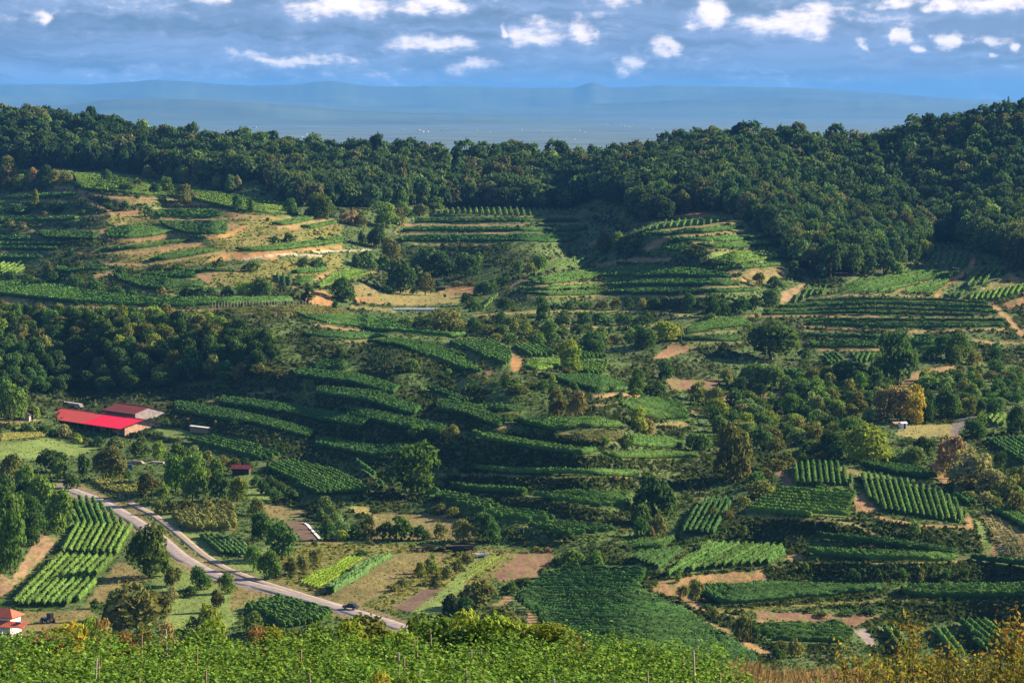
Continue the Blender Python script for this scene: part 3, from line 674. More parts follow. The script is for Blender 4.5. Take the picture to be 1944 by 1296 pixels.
# tracks and bare terrace edges: polyline, width in photo pixels, cover
LINES = [
    ('C', [(1690,540),(1685,590),(1620,640),(1530,700),(1508,745)], 10, 'orange'), ('C', [(870,752),(1000,737),(1300,730),(1640,757)], 3.5, 'tan'),
    ('C', [(1460,660),(1290,725)], 4, 'tan'), ('C', [(1780,772),(1850,830),(1935,930)], 11, 'tan'), ('C', [(1790,765),(1820,735),(1960,710)], 3, 'tan'),
    ('C', [(1930,660),(1880,692),(1740,702)], 3, 'tan'), ('C', [(150,628),(350,606),(420,618),(560,618),(600,598),(730,592)], 3, 'tan'),
    ('C', [(0,655),(480,655)], 2.5, 'tan'), ('C', [(0,700),(630,692)], 4, 'dry'), ('C', [(0,740),(400,735)], 4, 'dry'), ('C', [(150,412),(380,390),(520,362)], 4, 'tan'),
    ('C', [(150,443),(380,432),(560,408)], 3.5, 'tan'), ('C', [(300,474),(670,452)], 3, 'dry'), ('C', [(370,510),(690,494)], 3, 'dry'),
    ('C', [(540,850),(600,833),(1400,842),(1830,842)], 3, 'tan'), ('C', [(850,885),(1400,912),(1860,900)], 3, 'tan'), ('C', [(860,905),(1230,925),(1500,918)], 3, 'dry'),
    ('C', [(880,990),(950,1003),(1220,1003)], 4, 'tan'), ('C', [(1690,955),(1780,968),(1944,968)], 4, 'tan'), ('C', [(200,965),(540,968)], 3, 'dry'), ('C', [(220,935),(540,908)], 3, 'dry'),
    ('C', [(110,815),(330,835),(480,842)], 5, 'straw'), ('C', [(0,885),(90,885)], 5, 'straw'),
    ('B', [(885,948),(1030,942),(1270,932),(1600,930),(1944,932)], 5, 'straw'), ('B', [(1400,1017),(1560,1020),(1944,1010)], 5, 'straw'),
    ('B', [(450,490),(470,452),(490,440),(1100,440),(1550,430)], 3, 'tan'), ('B', [(450,490),(900,490),(1100,486)], 3, 'tan'), ('B', [(550,548),(1000,550)], 2.5, 'tan'),
    ('B', [(640,395),(1440,392)], 2.5, 'dry'), ('B', [(1530,575),(1560,550),(1620,520)], 3, 'tan'), ('B', [(1600,668),(1830,630),(1944,632)], 5, 'tan'),
    ('B', [(1100,800),(1180,750),(1250,790),(1640,765)], 4, 'tan'), ('B', [(1120,842),(1300,850),(1944,835)], 4, 'dry'), ('B', [(1250,740),(1640,676)], 3, 'dry'),
    ('B', [(60,910),(230,945)], 4, 'tan'), ('B', [(0,1005),(150,1030),(300,1045)], 4, 'tan'), ('B', [(180,1105),(330,1090)], 4, 'tan'), ('B', [(440,1130),(540,1160)], 4, 'tan'),
    ('B', [(200,905),(440,925)], 6, 'straw'), ('B', [(1510,355),(1600,385),(1680,390)], 2.5, 'dry'),
    ('A', [(440,240),(500,300),(600,350),(640,370)], 5, 'tan'), ('A', [(460,250),(620,280),(890,290),(1010,300)], 4, 'tan'), ('A', [(870,346),(1250,350),(1400,390),(1690,400)], 3.5, 'tan'),
    ('A', [(900,408),(1200,410),(1380,395)], 3, 'tan'), ('A', [(445,602),(800,592),(1120,535)], 3.5, 'tan'), ('A', [(600,662),(900,657),(1270,592)], 4, 'tan'),
    ('A', [(1365,642),(1500,616),(1650,605)], 2.6, 'white'), ('A', [(1650,606),(1830,617)], 2.5, 'white'), ('A', [(1780,591),(2110,583)], 2.6, 'white'),
    ('A', [(640,742),(740,790),(860,830),(1000,830)], 2.5, 'tan'), ('A', [(0,882),(500,906),(1110,925),(1230,917)], 3.5, 'tan'), ('A', [(0,386),(550,386),(640,372)], 3.5, 'tan'),
    ('A', [(120,490),(240,455),(590,472)], 3.5, 'tan'), ('A', [(0,265),(430,250)], 3, 'tan'), ('A', [(0,305),(450,300)], 3, 'tan'), ('A', [(1400,555),(1560,490),(1700,460),(1940,430)], 3, 'tan'),
    ('A', [(0,590),(330,592)], 2, 'dry'), ('A', [(950,745),(1110,748)], 2.5, 'tan'), ('A', [(500,485),(700,445)], 2.5, 'tan'), ('A', [(100,125),(400,130)], 3, 'grass'),
    ('E', [(690,775),(900,782),(1830,800)], 3, 'dry'), ('E', [(1190,190),(1370,210)], 3, 'tan'), ('E', [(1000,590),(1150,635)], 2, 'dry'), ('E', [(1060,915),(1160,910)], 5, 'dry'),
    ('F', [(520,885),(900,905),(1080,922),(1240,985)], 5, 'dry'), ('F', [(1200,885),(1420,932),(1690,947)], 6, 'tan'), ('F', [(1800,880),(1960,992)], 4, 'tan'),
    ('F', [(780,1095),(830,1088)], 12, 'soil'), ('F', [(780,1108),(1200,1120),(1620,1118)], 3, 'dry'), ('F', [(1600,1115),(1650,1100)], 8, 'dry'),
    ('I', [(430,520),(600,512),(900,490),(1250,470),(1500,468)], 7, 'dryg'), ('I', [(360,568),(480,622)], 7, 'tan'), ('I', [(150,512),(230,516),(270,542)], 6, 'tan'),
    ('I', [(400,512),(500,550),(700,580)], 6, 'tan'), ('I', [(550,672),(700,745)], 12, 'tan'), ('F', [(1600,500),(1600,445),(1680,405)], 16, 'track'),
    ('D', [(0,352),(130,352),(240,352)], 3, 'dry'), ('D', [(1180,240),(1300,250),(1450,285)], 6, 'dry'), ('D', [(1400,205),(1560,188)], 5, 'dry'), ('D', [(1430,385),(1700,450)], 3, 'dry'),
    ('G', [(380,615),(500,590),(520,540)], 10, 'dry'), ('D', [(1520,1040),(1944,1050)], 6, 'dry'), ('H', [(180,205),(730,205)], 5, 'dryg'), ('H', [(500,490),(740,350)], 4, 'grass'),
]
COVER = {'grass': (.060, .100, .032), 'meadow': (.120, .180, .050), 'dry': (.165, .142, .064), 'dryg': (.130, .136, .042), 'straw': (.205, .190, .070), 'plough': (.095, .065, .054),
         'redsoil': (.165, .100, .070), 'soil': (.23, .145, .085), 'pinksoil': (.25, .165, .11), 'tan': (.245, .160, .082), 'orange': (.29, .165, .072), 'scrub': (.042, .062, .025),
         'road': (.19, .17, .17), 'track': (.14, .125, .125), 'white': (.45, .39, .31), 'forest': (.036, .044, .024), 'vine': (.070, .108, .036), 'young': (.15, .125, .062),
         'crop': (.12, .11, .055)}
CK = list(COVER)
FORESTS = [
    ('P', [(-150,325),(0,322),(133,320),(233,330),(370,344),(500,346),(535,375),(560,392),(640,392),(700,398),(800,393),(870,396),(1090,395),(1130,375),(1170,372),
           (1150,190),(-150,170)]),
    ('P', [(1130,375),(1200,400),(1215,425),(1290,408),(1315,402),(1360,402),(1400,408),(1470,456),(1502,505),(1580,528),(1680,521),(1760,462),(1830,460),(1944,510),
           (2110,540),(2110,150),(1130,150)]),
]
GROVE = ('P', [(-120,610),(0,606),(130,608),(290,613),(420,628),(470,642),(505,655),(520,690),(450,715),(300,735),(0,750),(-120,750)])
RIDGE = [(-160, 232), (0, 236), (70, 232), (180, 250), (300, 268), (400, 283), (520, 288), (600, 298), (800, 305), (1000, 308), (1140, 320), (1250, 304), (1330, 284),
         (1430, 276), (1600, 282), (1660, 285), (1750, 258), (1860, 238), (1944, 220), (2110, 205)]

# ------------------------------------------------------------------ terrain solve
GS = 2.0
gx0, gx1, gy0, gy1 = -160.0, 2104.0, 170.0, 1400.0
GX = np.arange(gx0, gx1 + .1, GS); GY = np.arange(gy0, gy1 + .1, GS)
NX, NY = len(GX), len(GY)


def tps(P, v, Q, lam=1e-4):
    P = P / 1000.0; Q = Q / 1000.0
    def U(r2):
        return np.where(r2 > 0, r2 * np.log(np.maximum(r2, 1e-12)), 0) * .5
    d2 = ((P[:, None] - P[None]) ** 2).sum(-1)
    n = len(P)
    A = np.zeros((n + 3, n + 3))
    A[:n, :n] = U(d2) + lam * np.eye(n)
    A[:n, n] = 1; A[:n, n + 1:] = P; A[n, :n] = 1; A[n + 1:, :n] = P.T
    sol = np.linalg.solve(A, np.concatenate([v, np.zeros(3)]))
    res = np.empty(len(Q))
    for i in range(0, len(Q), 20000):
        q = Q[i:i + 20000]
        res[i:i + 20000] = U(((q[:, None] - P[None]) ** 2).sum(-1)) @ sol[:n] + sol[n] + q @ sol[n + 1:]
    return res


an = np.array(ANCH, float)
# coarse solve on an 8 px lattice, then bilinear
cx = np.arange(gx0, gx1 + 8.1, 8.0); cy = np.arange(gy0, gy1 + 8.1, 8.0)
cq = np.stack(np.meshgrid(cx, cy), -1).reshape(-1, 2)
asp = np.array([1.0, 1.35])
# flatten the left hillside a little less across than along: anisotropic metric
L0c = tps(an[:, :2] * asp, np.log(an[:, 2] * MUL), cq * asp).reshape(len(cy), len(cx))


def bil(Z, x, y, x0, y0, s):
    fx = np.clip((np.asarray(x, float) - x0) / s, 0, Z.shape[1] - 1.001)
    fy = np.clip((np.asarray(y, float) - y0) / s, 0, Z.shape[0] - 1.001)
    ix = fx.astype(int); iy = fy.astype(int)
    u = fx - ix; v = fy - iy
    if Z.ndim == 3:
        u = u[..., None]; v = v[..., None]
    return (Z[iy, ix] * (1 - u) + Z[iy, ix + 1] * u) * (1 - v) + (Z[iy + 1, ix] * (1 - u) + Z[iy + 1, ix + 1] * u) * v


MX, MY = np.meshgrid(GX, GY)
L0 = bil(L0c, MX, MY, gx0, gy0, 8.0)


def fill(poly, mask_val, arrs):
    x0, y0 = poly.min(0); x1, y1 = poly.max(0)
    i0 = max(int((x0 - gx0) / GS) - 1, 0); i1 = min(int((x1 - gx0) / GS) + 2, NX)
    j0 = max(int((y0 - gy0) / GS) - 1, 0); j1 = min(int((y1 - gy0) / GS) + 2, NY)
    if i1 <= i0 or j1 <= j0:
        return
    X = MX[j0:j1, i0:i1]; Y = MY[j0:j1, i0:i1]
    m = inside(poly, X, Y)
    for A, v in zip(arrs, mask_val):
        A[j0:j1, i0:i1][m] = v


def inside(poly, X, Y):
    m = np.zeros(np.shape(X), bool)
    n = len(poly)
    for k in range(n):
        xa, ya = poly[k]; xb, yb = poly[(k + 1) % n]
        if ya == yb:
            continue
        c = (ya > Y) != (yb > Y)
        m ^= c & (X < (xb - xa) * (Y - ya) / (yb - ya) + xa)
    return m


def stroke(pl, w, mask_val, arrs):
    x0, y0 = pl.min(0) - w; x1, y1 = pl.max(0) + w
    i0 = max(int((x0 - gx0) / GS) - 1, 0); i1 = min(int((x1 - gx0) / GS) + 2, NX)
    j0 = max(int((y0 - gy0) / GS) - 1, 0); j1 = min(int((y1 - gy0) / GS) + 2, NY)
    X = MX[j0:j1, i0:i1]; Y = MY[j0:j1, i0:i1]
    m = np.zeros(X.shape, bool)
    for a, b in zip(pl[:-1], pl[1:]):
        d = b - a
        t = np.clip(((X - a[0]) * d[0] + (Y - a[1]) * d[1]) / max((d * d).sum(), 1e-6), 0, 1)
        ax = X - a[0] - t * d[0]; ay = Y - a[1] - t * d[1]
        m |= ax * ax + ay * ay < (w / 2) ** 2
    for A, v in zip(arrs, mask_val):
        A[j0:j1, i0:i1][m] = v


CLS = np.full((NY, NX), CK.index('scrub'), np.int16)
SLP = np.full((NY, NX), 0.5)
CLS[fbm(MX / 60, MY / 26, 5) > 0.5] = CK.index('grass')
FREE = -9.0
for v, pts in FORESTS + [GROVE]:
    fill(vp(v, pts), (CK.index('forest'), FREE), (CLS, SLP))
SLP[MY > 1240] = FREE
# the rest of the flat valley floor
fill(vp('P', [(1150,560),(1290,590),(1420,640),(1944,680),(2110,680),(2110,880),(1500,860),(1300,860),(1200,720),(1000,610)]), (.10,), (SLP,))
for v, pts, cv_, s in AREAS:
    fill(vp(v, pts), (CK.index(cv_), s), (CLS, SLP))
PLOTMASK = np.zeros((NY, NX), bool)
for v, pts, d, tone, h in PLOTS:
    c = 'young' if tone == 3 else ('crop' if tone in (4, 5, 6) else 'vine')
    fill(vp(v, pts), (CK.index(c), .02 if tone != 2 else .03, True), (CLS, SLP, PLOTMASK))
for v, pts, w, c in LINES:
    stroke(vp(v, pts), w, (CK.index(c), .03), (CLS, SLP))
ROAD = vp('P', [(120,925),(134,930),(170,943),(210,962),(255,988),(300,1020),(340,1055),(385,1082),(430,1099),(480,1110),(535,1124),(590,1139),(635,1152),(675,1163),(731,1180),(770,1194)])
TRACK = vp('P', [(247,955),(290,976),(334,1009),(384,1052),(428,1079),(468,1094),(500,1106),(568,1127),(630,1146),(672,1157)])
stroke(ROAD, 34, (CK.index('dry'), .0), (CLS, SLP))
stroke(TRACK, 16, (CK.index('dry'), .0), (CLS, SLP))
stroke(ROAD, 20, (CK.index('track'), .0), (CLS, SLP))
stroke(TRACK, 11, (CK.index('track'), .0), (CLS, SLP))

# the ground goes on sideways beyond the frame
for A in (CLS, SLP):
    i0 = int((3 - gx0) / GS); i1 = int((1940 - gx0) / GS)
    for i in range(i0):
        A[:, i] = A[:, i0 + (i0 - i) % 60]
    for i in range(i1 + 1, NX):
        A[:, i] = A[:, i1 - (i - i1) % 60]
_, T = photo_dir(MX, MY)
dT = np.gradient(T, GS, axis=0)
dL0 = np.gradient(L0, GS, axis=0)
g = np.where(SLP == FREE, dL0, -dT / np.maximum(T + np.where(SLP == FREE, 0, SLP), 0.03))
src = g - dL0
# smooth sideways so that terrace edges run along the slope
r = (src + np.roll(src, 1, 1) + np.roll(src, -1, 1)) / 3
div = np.zeros_like(r)
div[1:] = (r[1:] - r[:-1]) / GS
div[0] = r[0] / GS
wa = 1.0 / 80.0 ** 2; wv_, wh_ = 1.0, 3.0
Z2 = np.concatenate([div, div[::-1]], 0); Z2 = np.concatenate([Z2, Z2[:, ::-1]], 1)
ky = 2 - 2 * np.cos(2 * np.pi * np.fft.fftfreq(Z2.shape[0])); kx = 2 - 2 * np.cos(2 * np.pi * np.fft.fftfreq(Z2.shape[1]))
E = np.fft.ifft2(np.fft.fft2(-Z2) / (wa + (wv_ * ky[:, None] + wh_ * kx[None]) / GS ** 2)).real[:NY, :NX]
LG = L0 + E
# keep the ground visible: distance must grow upward in the picture
for j in range(NY - 2, -1, -1):
    LG[j] = np.maximum(LG[j], LG[j + 1] + 0.00012 * GS)
YG = np.exp(LG)


def ground(px, py):
    """photo position on the terrain -> world X, Y, Z"""
    Yd = np.exp(bil(LG, px, py, gx0, gy0, GS))
    a, t = photo_dir(px, py)
    return np.stack([a * Yd, Yd, CZ - t * Yd], -1)
# ------------------------------------------------------------------ ground surfaces
def ground_mat():
    m, b = new_mat('ground_cover')
    at = b.n('ShaderNodeAttribute', attribute_name='Col')
    tcn = b.n('ShaderNodeTexCoord')
    n1 = b.noise(tcn.outputs['Object'], 0.45, 6, 0.7)
    n2 = b.noise(tcn.outputs['Object'], 0.05, 4, 0.6)
    n3 = b.noise(tcn.outputs['Object'], 2.2, 3, 0.7)
    f = b.math('MULTIPLY', b.mapr(n1, .25, .75, .72, 1.28, False), b.mapr(n2, .3, .7, .82, 1.18, False))
    f = b.math('MULTIPLY', f, b.mapr(n3, .25, .75, .8, 1.2, False))
    vm = b.n('ShaderNodeVectorMath', operation='SCALE')
    b.link(at.outputs[0], vm.inputs[0]); b.link(f, vm.inputs[3])
    c = b.mix(b.mapr(n2, .45, .7, 0, .22), vm.outputs[0], (.11, .115, .045, 1))
    p = b.n('ShaderNodeBsdfPrincipled')
    p.inputs['Roughness'].default_value = 0.95
    p.inputs['Specular IOR Level'].default_value = 0.1
    bp = b.n('ShaderNodeBump')
    bp.inputs['Strength'].default_value = 0.9
    bp.inputs['Distance'].default_value = 0.5
    b.link(n1, bp.inputs['Height'])
    b.link(bp.outputs[0], p.inputs['Normal'])
    b.link(c, p.inputs['Base Color'])
    out(b, p.outputs[0])
    return m


M_GROUND = ground_mat()
CC = np.array([COVER[k] for k in CK])
# cover colour with slightly ragged edges
jx = (fbm(MX / 7, MY / 5, 31, 3) - .5) * 7; jy = (fbm(MX / 7, MY / 5, 53, 3) - .5) * 4
ii = np.clip(np.round((MX + jx - gx0) / GS).astype(int), 0, NX - 1); jj = np.clip(np.round((MY + jy - gy0) / GS).astype(int), 0, NY - 1)
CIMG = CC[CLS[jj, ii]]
# weeds and washed-out patches break up the bare soil
bare = np.isin(CLS[jj, ii], [CK.index(k) for k in ('tan', 'orange', 'soil', 'pinksoil', 'redsoil', 'dry')])
wd_ = fbm(MX / 9, MY / 4, 91, 4)
CIMG = np.where((bare & (wd_ > .60))[..., None], np.array(COVER['dryg']) * .85, CIMG)
CIMG = np.where((bare & (wd_ < .40))[..., None], CIMG * np.array([.8, .74, .70]), CIMG)
CIMG = CIMG * (0.85 + 0.3 * fbm(MX / 40, MY / 16, 77)[..., None])
rp = np.array(RIDGE, float)


def ridge_row(px):
    return np.interp(px, rp[:, 0], rp[:, 1])


TNX, TNY = 780, 440
tu = np.linspace(gx0 + 2, gx1 - 4, TNX); tv = np.linspace(0, 1, TNY)
TX = np.repeat(tu[None], TNY, 0)
TR = ridge_row(TX)
TY = TR + tv[:, None] * (1396 - TR)
TV = ground(TX, TY)
TC = bil(CIMG, TX, TY, gx0, gy0, GS)
# fine unevenness of the ground
TV[..., 2] += (fbm(TV[..., 0] / 5, TV[..., 1] / 7, 9, 3) - .5) * 0.5
# back of the ridge
backs = []
for dY, dz in ((45, 5), (120, 22), (260, 70), (520, 150), (800, 330)):
    r0 = TV[0].copy(); k = (r0[:, 1] + dY) / r0[:, 1]
    r0[:, 0] *= k; r0[:, 1] += dY; r0[:, 2] -= dz
    backs.append(r0)
TV = np.concatenate([np.array(backs[::-1]), TV], 0)
TC = np.concatenate([np.repeat(np.array(COVER['forest'])[None, None], 5, 0).repeat(TNX, 1), TC], 0)
# the land goes on to both sides
SK = 16
lft = []; rgt = []; lc = []; rc = []
for k in range(1, SK + 1):
    w_ = 14.0 * k * (1 + k / 8)
    for lst, cl_, e, sg in ((lft, lc, 0, -1), (rgt, rc, -1, 1)):
        c_ = TV[:, e].copy(); c_[:, 0] += sg * w_ * (c_[:, 1] / 1000) ** .7
        c_[:, 2] += (fbm(c_[:, 0] / 40, c_[:, 1] / 60, 71, 3) - .5) * 6 * min(k / 4, 1)
        lst.append(c_); cl_.append(np.array(COVER['grass']) * (.75 + .5 * fbm(c_[:, 0] / 25, c_[:, 1] / 60, 23, 3)[:, None]) * np.ones(3))
TV = np.concatenate([np.stack(lft[::-1], 1), TV, np.stack(rgt, 1)], 1)
TC = np.concatenate([np.stack(lc[::-1], 1), TC, np.stack(rc, 1)], 1)
TNX += 2 * SK
nr = TNY + 5
idx = np.arange(nr * TNX).reshape(nr, TNX)
TF = np.stack([idx[:-1, :-1], idx[1:, :-1], idx[1:, 1:], idx[:-1, 1:]], -1).reshape(-1, 4)
me = mk_mesh('terrain', TV.reshape(-1, 3), TF, TC.reshape(-1, 3), M_GROUND, True)
tag(add_obj('terrain', me), kind='structure')

# the road and the track beside it, as ribbons laid over the ground
def ribbon(name, pl, width, mat, lift):
    d = np.concatenate([[0], np.cumsum(np.linalg.norm(np.diff(pl, axis=0), axis=1))])
    s = np.arange(0, d[-1], 4.0)
    # smooth centreline
    cx_ = np.interp(s, d, pl[:, 0]); cy_ = np.interp(s, d, pl[:, 1])
    for _ in range(3):
        cx_[1:-1] = (cx_[:-2] + 2 * cx_[1:-1] + cx_[2:]) / 4; cy_[1:-1] = (cy_[:-2] + 2 * cy_[1:-1] + cy_[2:]) / 4
    P = ground(cx_, cy_)
    for _ in range(6):
        P[1:-1, 2] = (P[:-2, 2] + 2 * P[1:-1, 2] + P[2:, 2]) / 4
    t = np.gradient(P[:, :2], axis=0); t /= np.linalg.norm(t, axis=1, keepdims=True)
    nn = np.stack([-t[:, 1], t[:, 0]], 1)
    offs = np.array([-.55, -.5, -.17, .17, .5, .55]) * width
    zz = np.array([-.3, 0, .03, .03, 0, -.3]) + lift
    V = np.stack([np.concatenate([P[:, :2] + nn * o, P[:, 2:] + z], 1) for o, z in zip(offs, zz)], 1)
    n, k = V.shape[:2]
    ix = np.arange(n * k).reshape(n, k)
    F = np.stack([ix[:-1, :-1], ix[:-1, 1:], ix[1:, 1:], ix[1:, :-1]], -1).reshape(-1, 4)
    return tag(add_obj(name, mk_mesh(name, V.reshape(-1, 3), F, None, mat, False)), kind='structure')


M_ROAD = surf_mat('pale_asphalt', (.20, .18, .185), .9, .5, .4, .2)
M_TRACK = surf_mat('gravel_track', (.22, .195, .165), .95, .6, .35, .1)
ribbon('road', ROAD, 5.2, M_ROAD, .14)
ribbon('track', TRACK, 2.7, M_TRACK, .12)

# the plain beyond, the far hills
M_PLAIN = surf_mat('plain_fields', (.075, .105, .090), .95, .0022, .55, .1)
pz = -172.0
V = []; ys = np.array([2350, 3200, 4500, 6000, 8000, 11000, 15000, 20000, 27000, 36000, 47000, 59000.])
xs = np.linspace(-1, 1, 25)
for y in ys:
    for x in xs:
        V.append((x * (4500 + y * .55), y, CZ + pz - 40))
n = len(xs)
F = [(j * n + i, j * n + i + 1, (j + 1) * n + i + 1, (j + 1) * n + i) for j in range(len(ys) - 1) for i in range(n - 1)]
tag(add_obj('plain', mk_mesh('plain', np.array(V), np.array(F), None, M_PLAIN)), kind='structure')

M_HILL = surf_mat('far_woodland', (.06, .085, .045), .95, .0007, .5, .1)
SKYL = np.array([(-900,168),(-500,150),(-200,158),(0,160),(180,160),(300,152),(390,157),(480,163),(560,160),(625,153),(680,161),(760,165),(850,163),(960,166),(1040,167),(1090,167),
                 (1125,157),(1160,167),(1250,163),(1400,165),(1550,168),(1700,179),(1790,186),(1860,190),(1944,192),(2300,186),(2900,190)], float)


def far_hill(name, prof, Yd, depth, base, seed, rough):
    px = np.arange(prof[0, 0], prof[-1, 0], 6.0)
    top = np.interp(px, prof[:, 0], prof[:, 1]) + (fbm(px / 24, px * 0, seed, 4) - .5) * rough
    a, t = photo_dir(px, top)
    rows = []
    for k, (fy, fz) in enumerate(((-1, 0), (-.72, .16), (-.45, .42), (-.2, .74), (-.06, .95), (0, 1), (.1, .93), (.5, .4), (1, 0))):
        y = Yd + fy * depth * (1 + .15 * (fbm(px / 160, px * 0 + k * .3, seed + 3, 2) - .5))
        ht = (-t * Yd) - base
        z = base + ht * fz * (1 + (.28 * (fbm(px / 70, px * 0 + k * .7, seed + 9, 3) - .5) if 0 < fz < .95 else 0))
        rows.append(np.stack([a * (y if fy < 0 else Yd + fy * depth * .3), y, CZ + z], 1))
    V = np.array(rows); n, k = V.shape[:2]
    ix = np.arange(n * k).reshape(n, k)
    F = np.stack([ix[:-1, :-1], ix[:-1, 1:], ix[1:, 1:], ix[1:, :-1]], -1).reshape(-1, 4)
    return tag(add_obj(name, mk_mesh(name, V.reshape(-1, 3), F, None, M_HILL, True)), kind='structure')


far_hill('hills', SKYL, 41000, 5000, pz - 60, 3, 3.0)
far_hill('hills', np.array([(-700,185),(-200,176),(0,182),(200,188),(330,186),(420,190),(560,194),(700,203),(860,210),(1000,206),(1150,196),(1300,190),(1500,186),(1700,192),(1900,200),(2300,196),(2800,205)], float),
         35500, 4000, pz - 60, 8, 3.0)
far_hill('hills', np.array([(-600,196),(-100,205),(120,200),(210,189),(300,187),(400,188),(500,196),(620,207),(760,214),(900,219),(1050,224),(1200,232),(1400,250)], float), 27500, 3500, pz - 45, 12, 2.5)

# hillside that carries the camera and the nearest vines
M_SOILNEAR = surf_mat('dry_grass_ground', (.20, .165, .085), .95, 1.2, .5, .1, bump=.6)


def near_z(X, Y):
    X = np.asarray(X, float); Y = np.asarray(Y, float)
    z = np.interp(Y, [-60, 0, 40, 80, 113, 117, 160, 330, 480, 640, 720], [0, -6, -12.5, -18.9, -23.2, -24.6, -50, -118, -148, -172, -190])
    return z - np.clip((Y - 70) / 40, 0, 1) * np.clip((X - 4) * .055, 0, .9) + (fbm(X / 9, Y / 9, 4, 3) - .5) * .5


xs = np.linspace(-75, 75, 90); ys = np.concatenate([np.linspace(-40, 120, 90), np.linspace(124, 720, 40)])
X, Y = np.meshgrid(xs, ys)
X = X * (1 + np.clip(Y - 100, 0, None) / 260)
V = np.stack([X, Y, CZ + near_z(X, Y)], -1)
ix = np.arange(X.size).reshape(X.shape)
F = np.stack([ix[:-1, :-1], ix[:-1, 1:], ix[1:, 1:], ix[1:, :-1]], -1).reshape(-1, 4)
tag(add_obj('hillside', mk_mesh('hillside', V.reshape(-1, 3), F, None, M_SOILNEAR, True)), kind='structure')

# haze: one even box of air round the whole place
hv = np.array([(x, y, z) for z in (CZ - 260, CZ + 335) for y in (-700, 60000) for x in (-38000, 38000)], float)
hf = np.array([(0, 2, 3, 1), (4, 5, 7, 6), (0, 1, 5, 4), (2, 6, 7, 3), (0, 4, 6, 2), (1, 3, 7, 5)])
mh, b = new_mat('haze_air')
pv = b.n('ShaderNodeVolumePrincipled')
pv.inputs['Color'].default_value = (0.09, 0.33, 0.86, 1)
pv.inputs['Density'].default_value = 2.7e-5
pv.inputs['Anisotropy'].default_value = 0.0
ho = b.n('ShaderNodeOutputMaterial')
b.link(pv.outputs[0], ho.inputs['Volume'])
tag(add_obj('haze', mk_mesh('haze', hv, hf, None, mh)), 'thin blue haze over the whole valley and plain', 'haze', None, 'stuff')
# ------------------------------------------------------------------ labels that single things out
LANDMARKS = [('the long red-roofed barn', 185, 805), ('the grey timber barn', 262, 782), ('the small red-roofed shed', 458, 888), ('the pale valley road', 330, 1045), ('the lower valley road', 600, 1145),
             ('the big lone round tree', 777, 885), ('the bright crop strips', 640, 1085), ('the reddish ploughed field', 990, 1072), ('the dark wood pile', 830, 1032), ('the white post row', 500, 578),
             ('the white plastic tunnel', 790, 588), ('the dry tan field', 770, 562), ('the golden autumn tree', 1732, 765), ('the little white hut', 1714, 806), ('the pinkish brown tree', 1808, 865),
             ('the tan looping track', 1268, 1108), ('the tall wooden pole', 1293, 640), ('the orange earth cone', 984, 688), ('the curving orange track', 1825, 525), ('the tan spur cap', 1320, 404),
             ('the orange cut banks', 480, 440), ('the white house', 20, 1180), ('the shaded terrace bowl', 1000, 450), ('the white farm track', 620, 478), ('the wooded bank', 250, 650), ('the flat-topped knoll', 1560, 930),
             ('the dark near bank', 1560, 1040), ('the yellow meadow', 1760, 820), ('the upper left fields', 300, 340), ('the right-edge track', 1915, 610), ('the tall post plot', 1150, 830),
             ('the willow thicket', 1450, 780), ('the lowest right bank', 1700, 1155), ('the hedge lines', 660, 970), ('the left edge wood', 40, 980), ('the barn lawn', 90, 850)]
LM = np.array([(a, b) for _, a, b in LANDMARKS], float)
used_labels = {}


def rel_label(head, px, py):
    """head + where it stands, e.g. 'small olive shrub right of the little white hut'"""
    d = np.hypot(LM[:, 0] - px, (LM[:, 1] - py) * 1.6)
    i = int(np.argmin(d))
    dx = px - LM[i, 0]; dy = (py - LM[i, 1]) * 1.6
    if d[i] < 22: rel = 'beside'
    elif abs(dx) > 2.2 * abs(dy): rel = 'right of' if dx > 0 else 'left of'
    elif abs(dy) > 2.2 * abs(dx): rel = 'in front of' if dy > 0 else 'behind'
    else: rel = ('in front of' if dy > 0 else 'behind') + ' and ' + ('right' if dx > 0 else 'left') + ' of'
    rel = rel.replace('in front of and right of', 'front right of').replace('in front of and left of', 'front left of').replace('behind and right of', 'behind and right of')
    return (head + ' ' + rel + ' ' + LANDMARKS[i][0]), float(d[i])


pending = []


def want_label(o, head, px, py):
    s, d = rel_label(head, px, py)
    pending.append((o, s, d))


ORD = ['closest to it', 'second closest', 'third closest', 'fourth closest', 'fifth closest', 'sixth closest', 'seventh closest', 'eighth closest', 'ninth closest', 'tenth closest',
       'eleventh closest', 'twelfth closest', 'thirteenth closest', 'fourteenth closest', 'fifteenth closest', 'sixteenth closest']


def settle_labels():
    by = {}
    for o, s, d in pending:
        by.setdefault(s, []).append((d, o))
    for s, lst in by.items():
        lst.sort(key=lambda q: q[0])
        for k, (d, o) in enumerate(lst):
            o['label'] = s if len(lst) == 1 else s + ', ' + (ORD[k] if k < len(ORD) else 'farthest')


# ------------------------------------------------------------------ leaves
def leaf_cards(P, N, size, asp=0.7, rg=rng, kite=False):
    """diamond leaves: centres, facing, half length"""
    n = len(P)
    N = N / np.maximum(np.linalg.norm(N, axis=1, keepdims=True), 1e-6)
    a = rg.normal(size=(n, 3))
    t = np.cross(N, a); t /= np.maximum(np.linalg.norm(t, axis=1, keepdims=True), 1e-6)
    bvec = np.cross(N, t)
    s = np.asarray(size).reshape(-1, 1)
    V = np.stack([P + t * s, P + bvec * s * asp, P - t * s, P - bvec * s * asp], 1).reshape(-1, 3)
    F = np.arange(4 * n).reshape(n, 4)
    return V, F


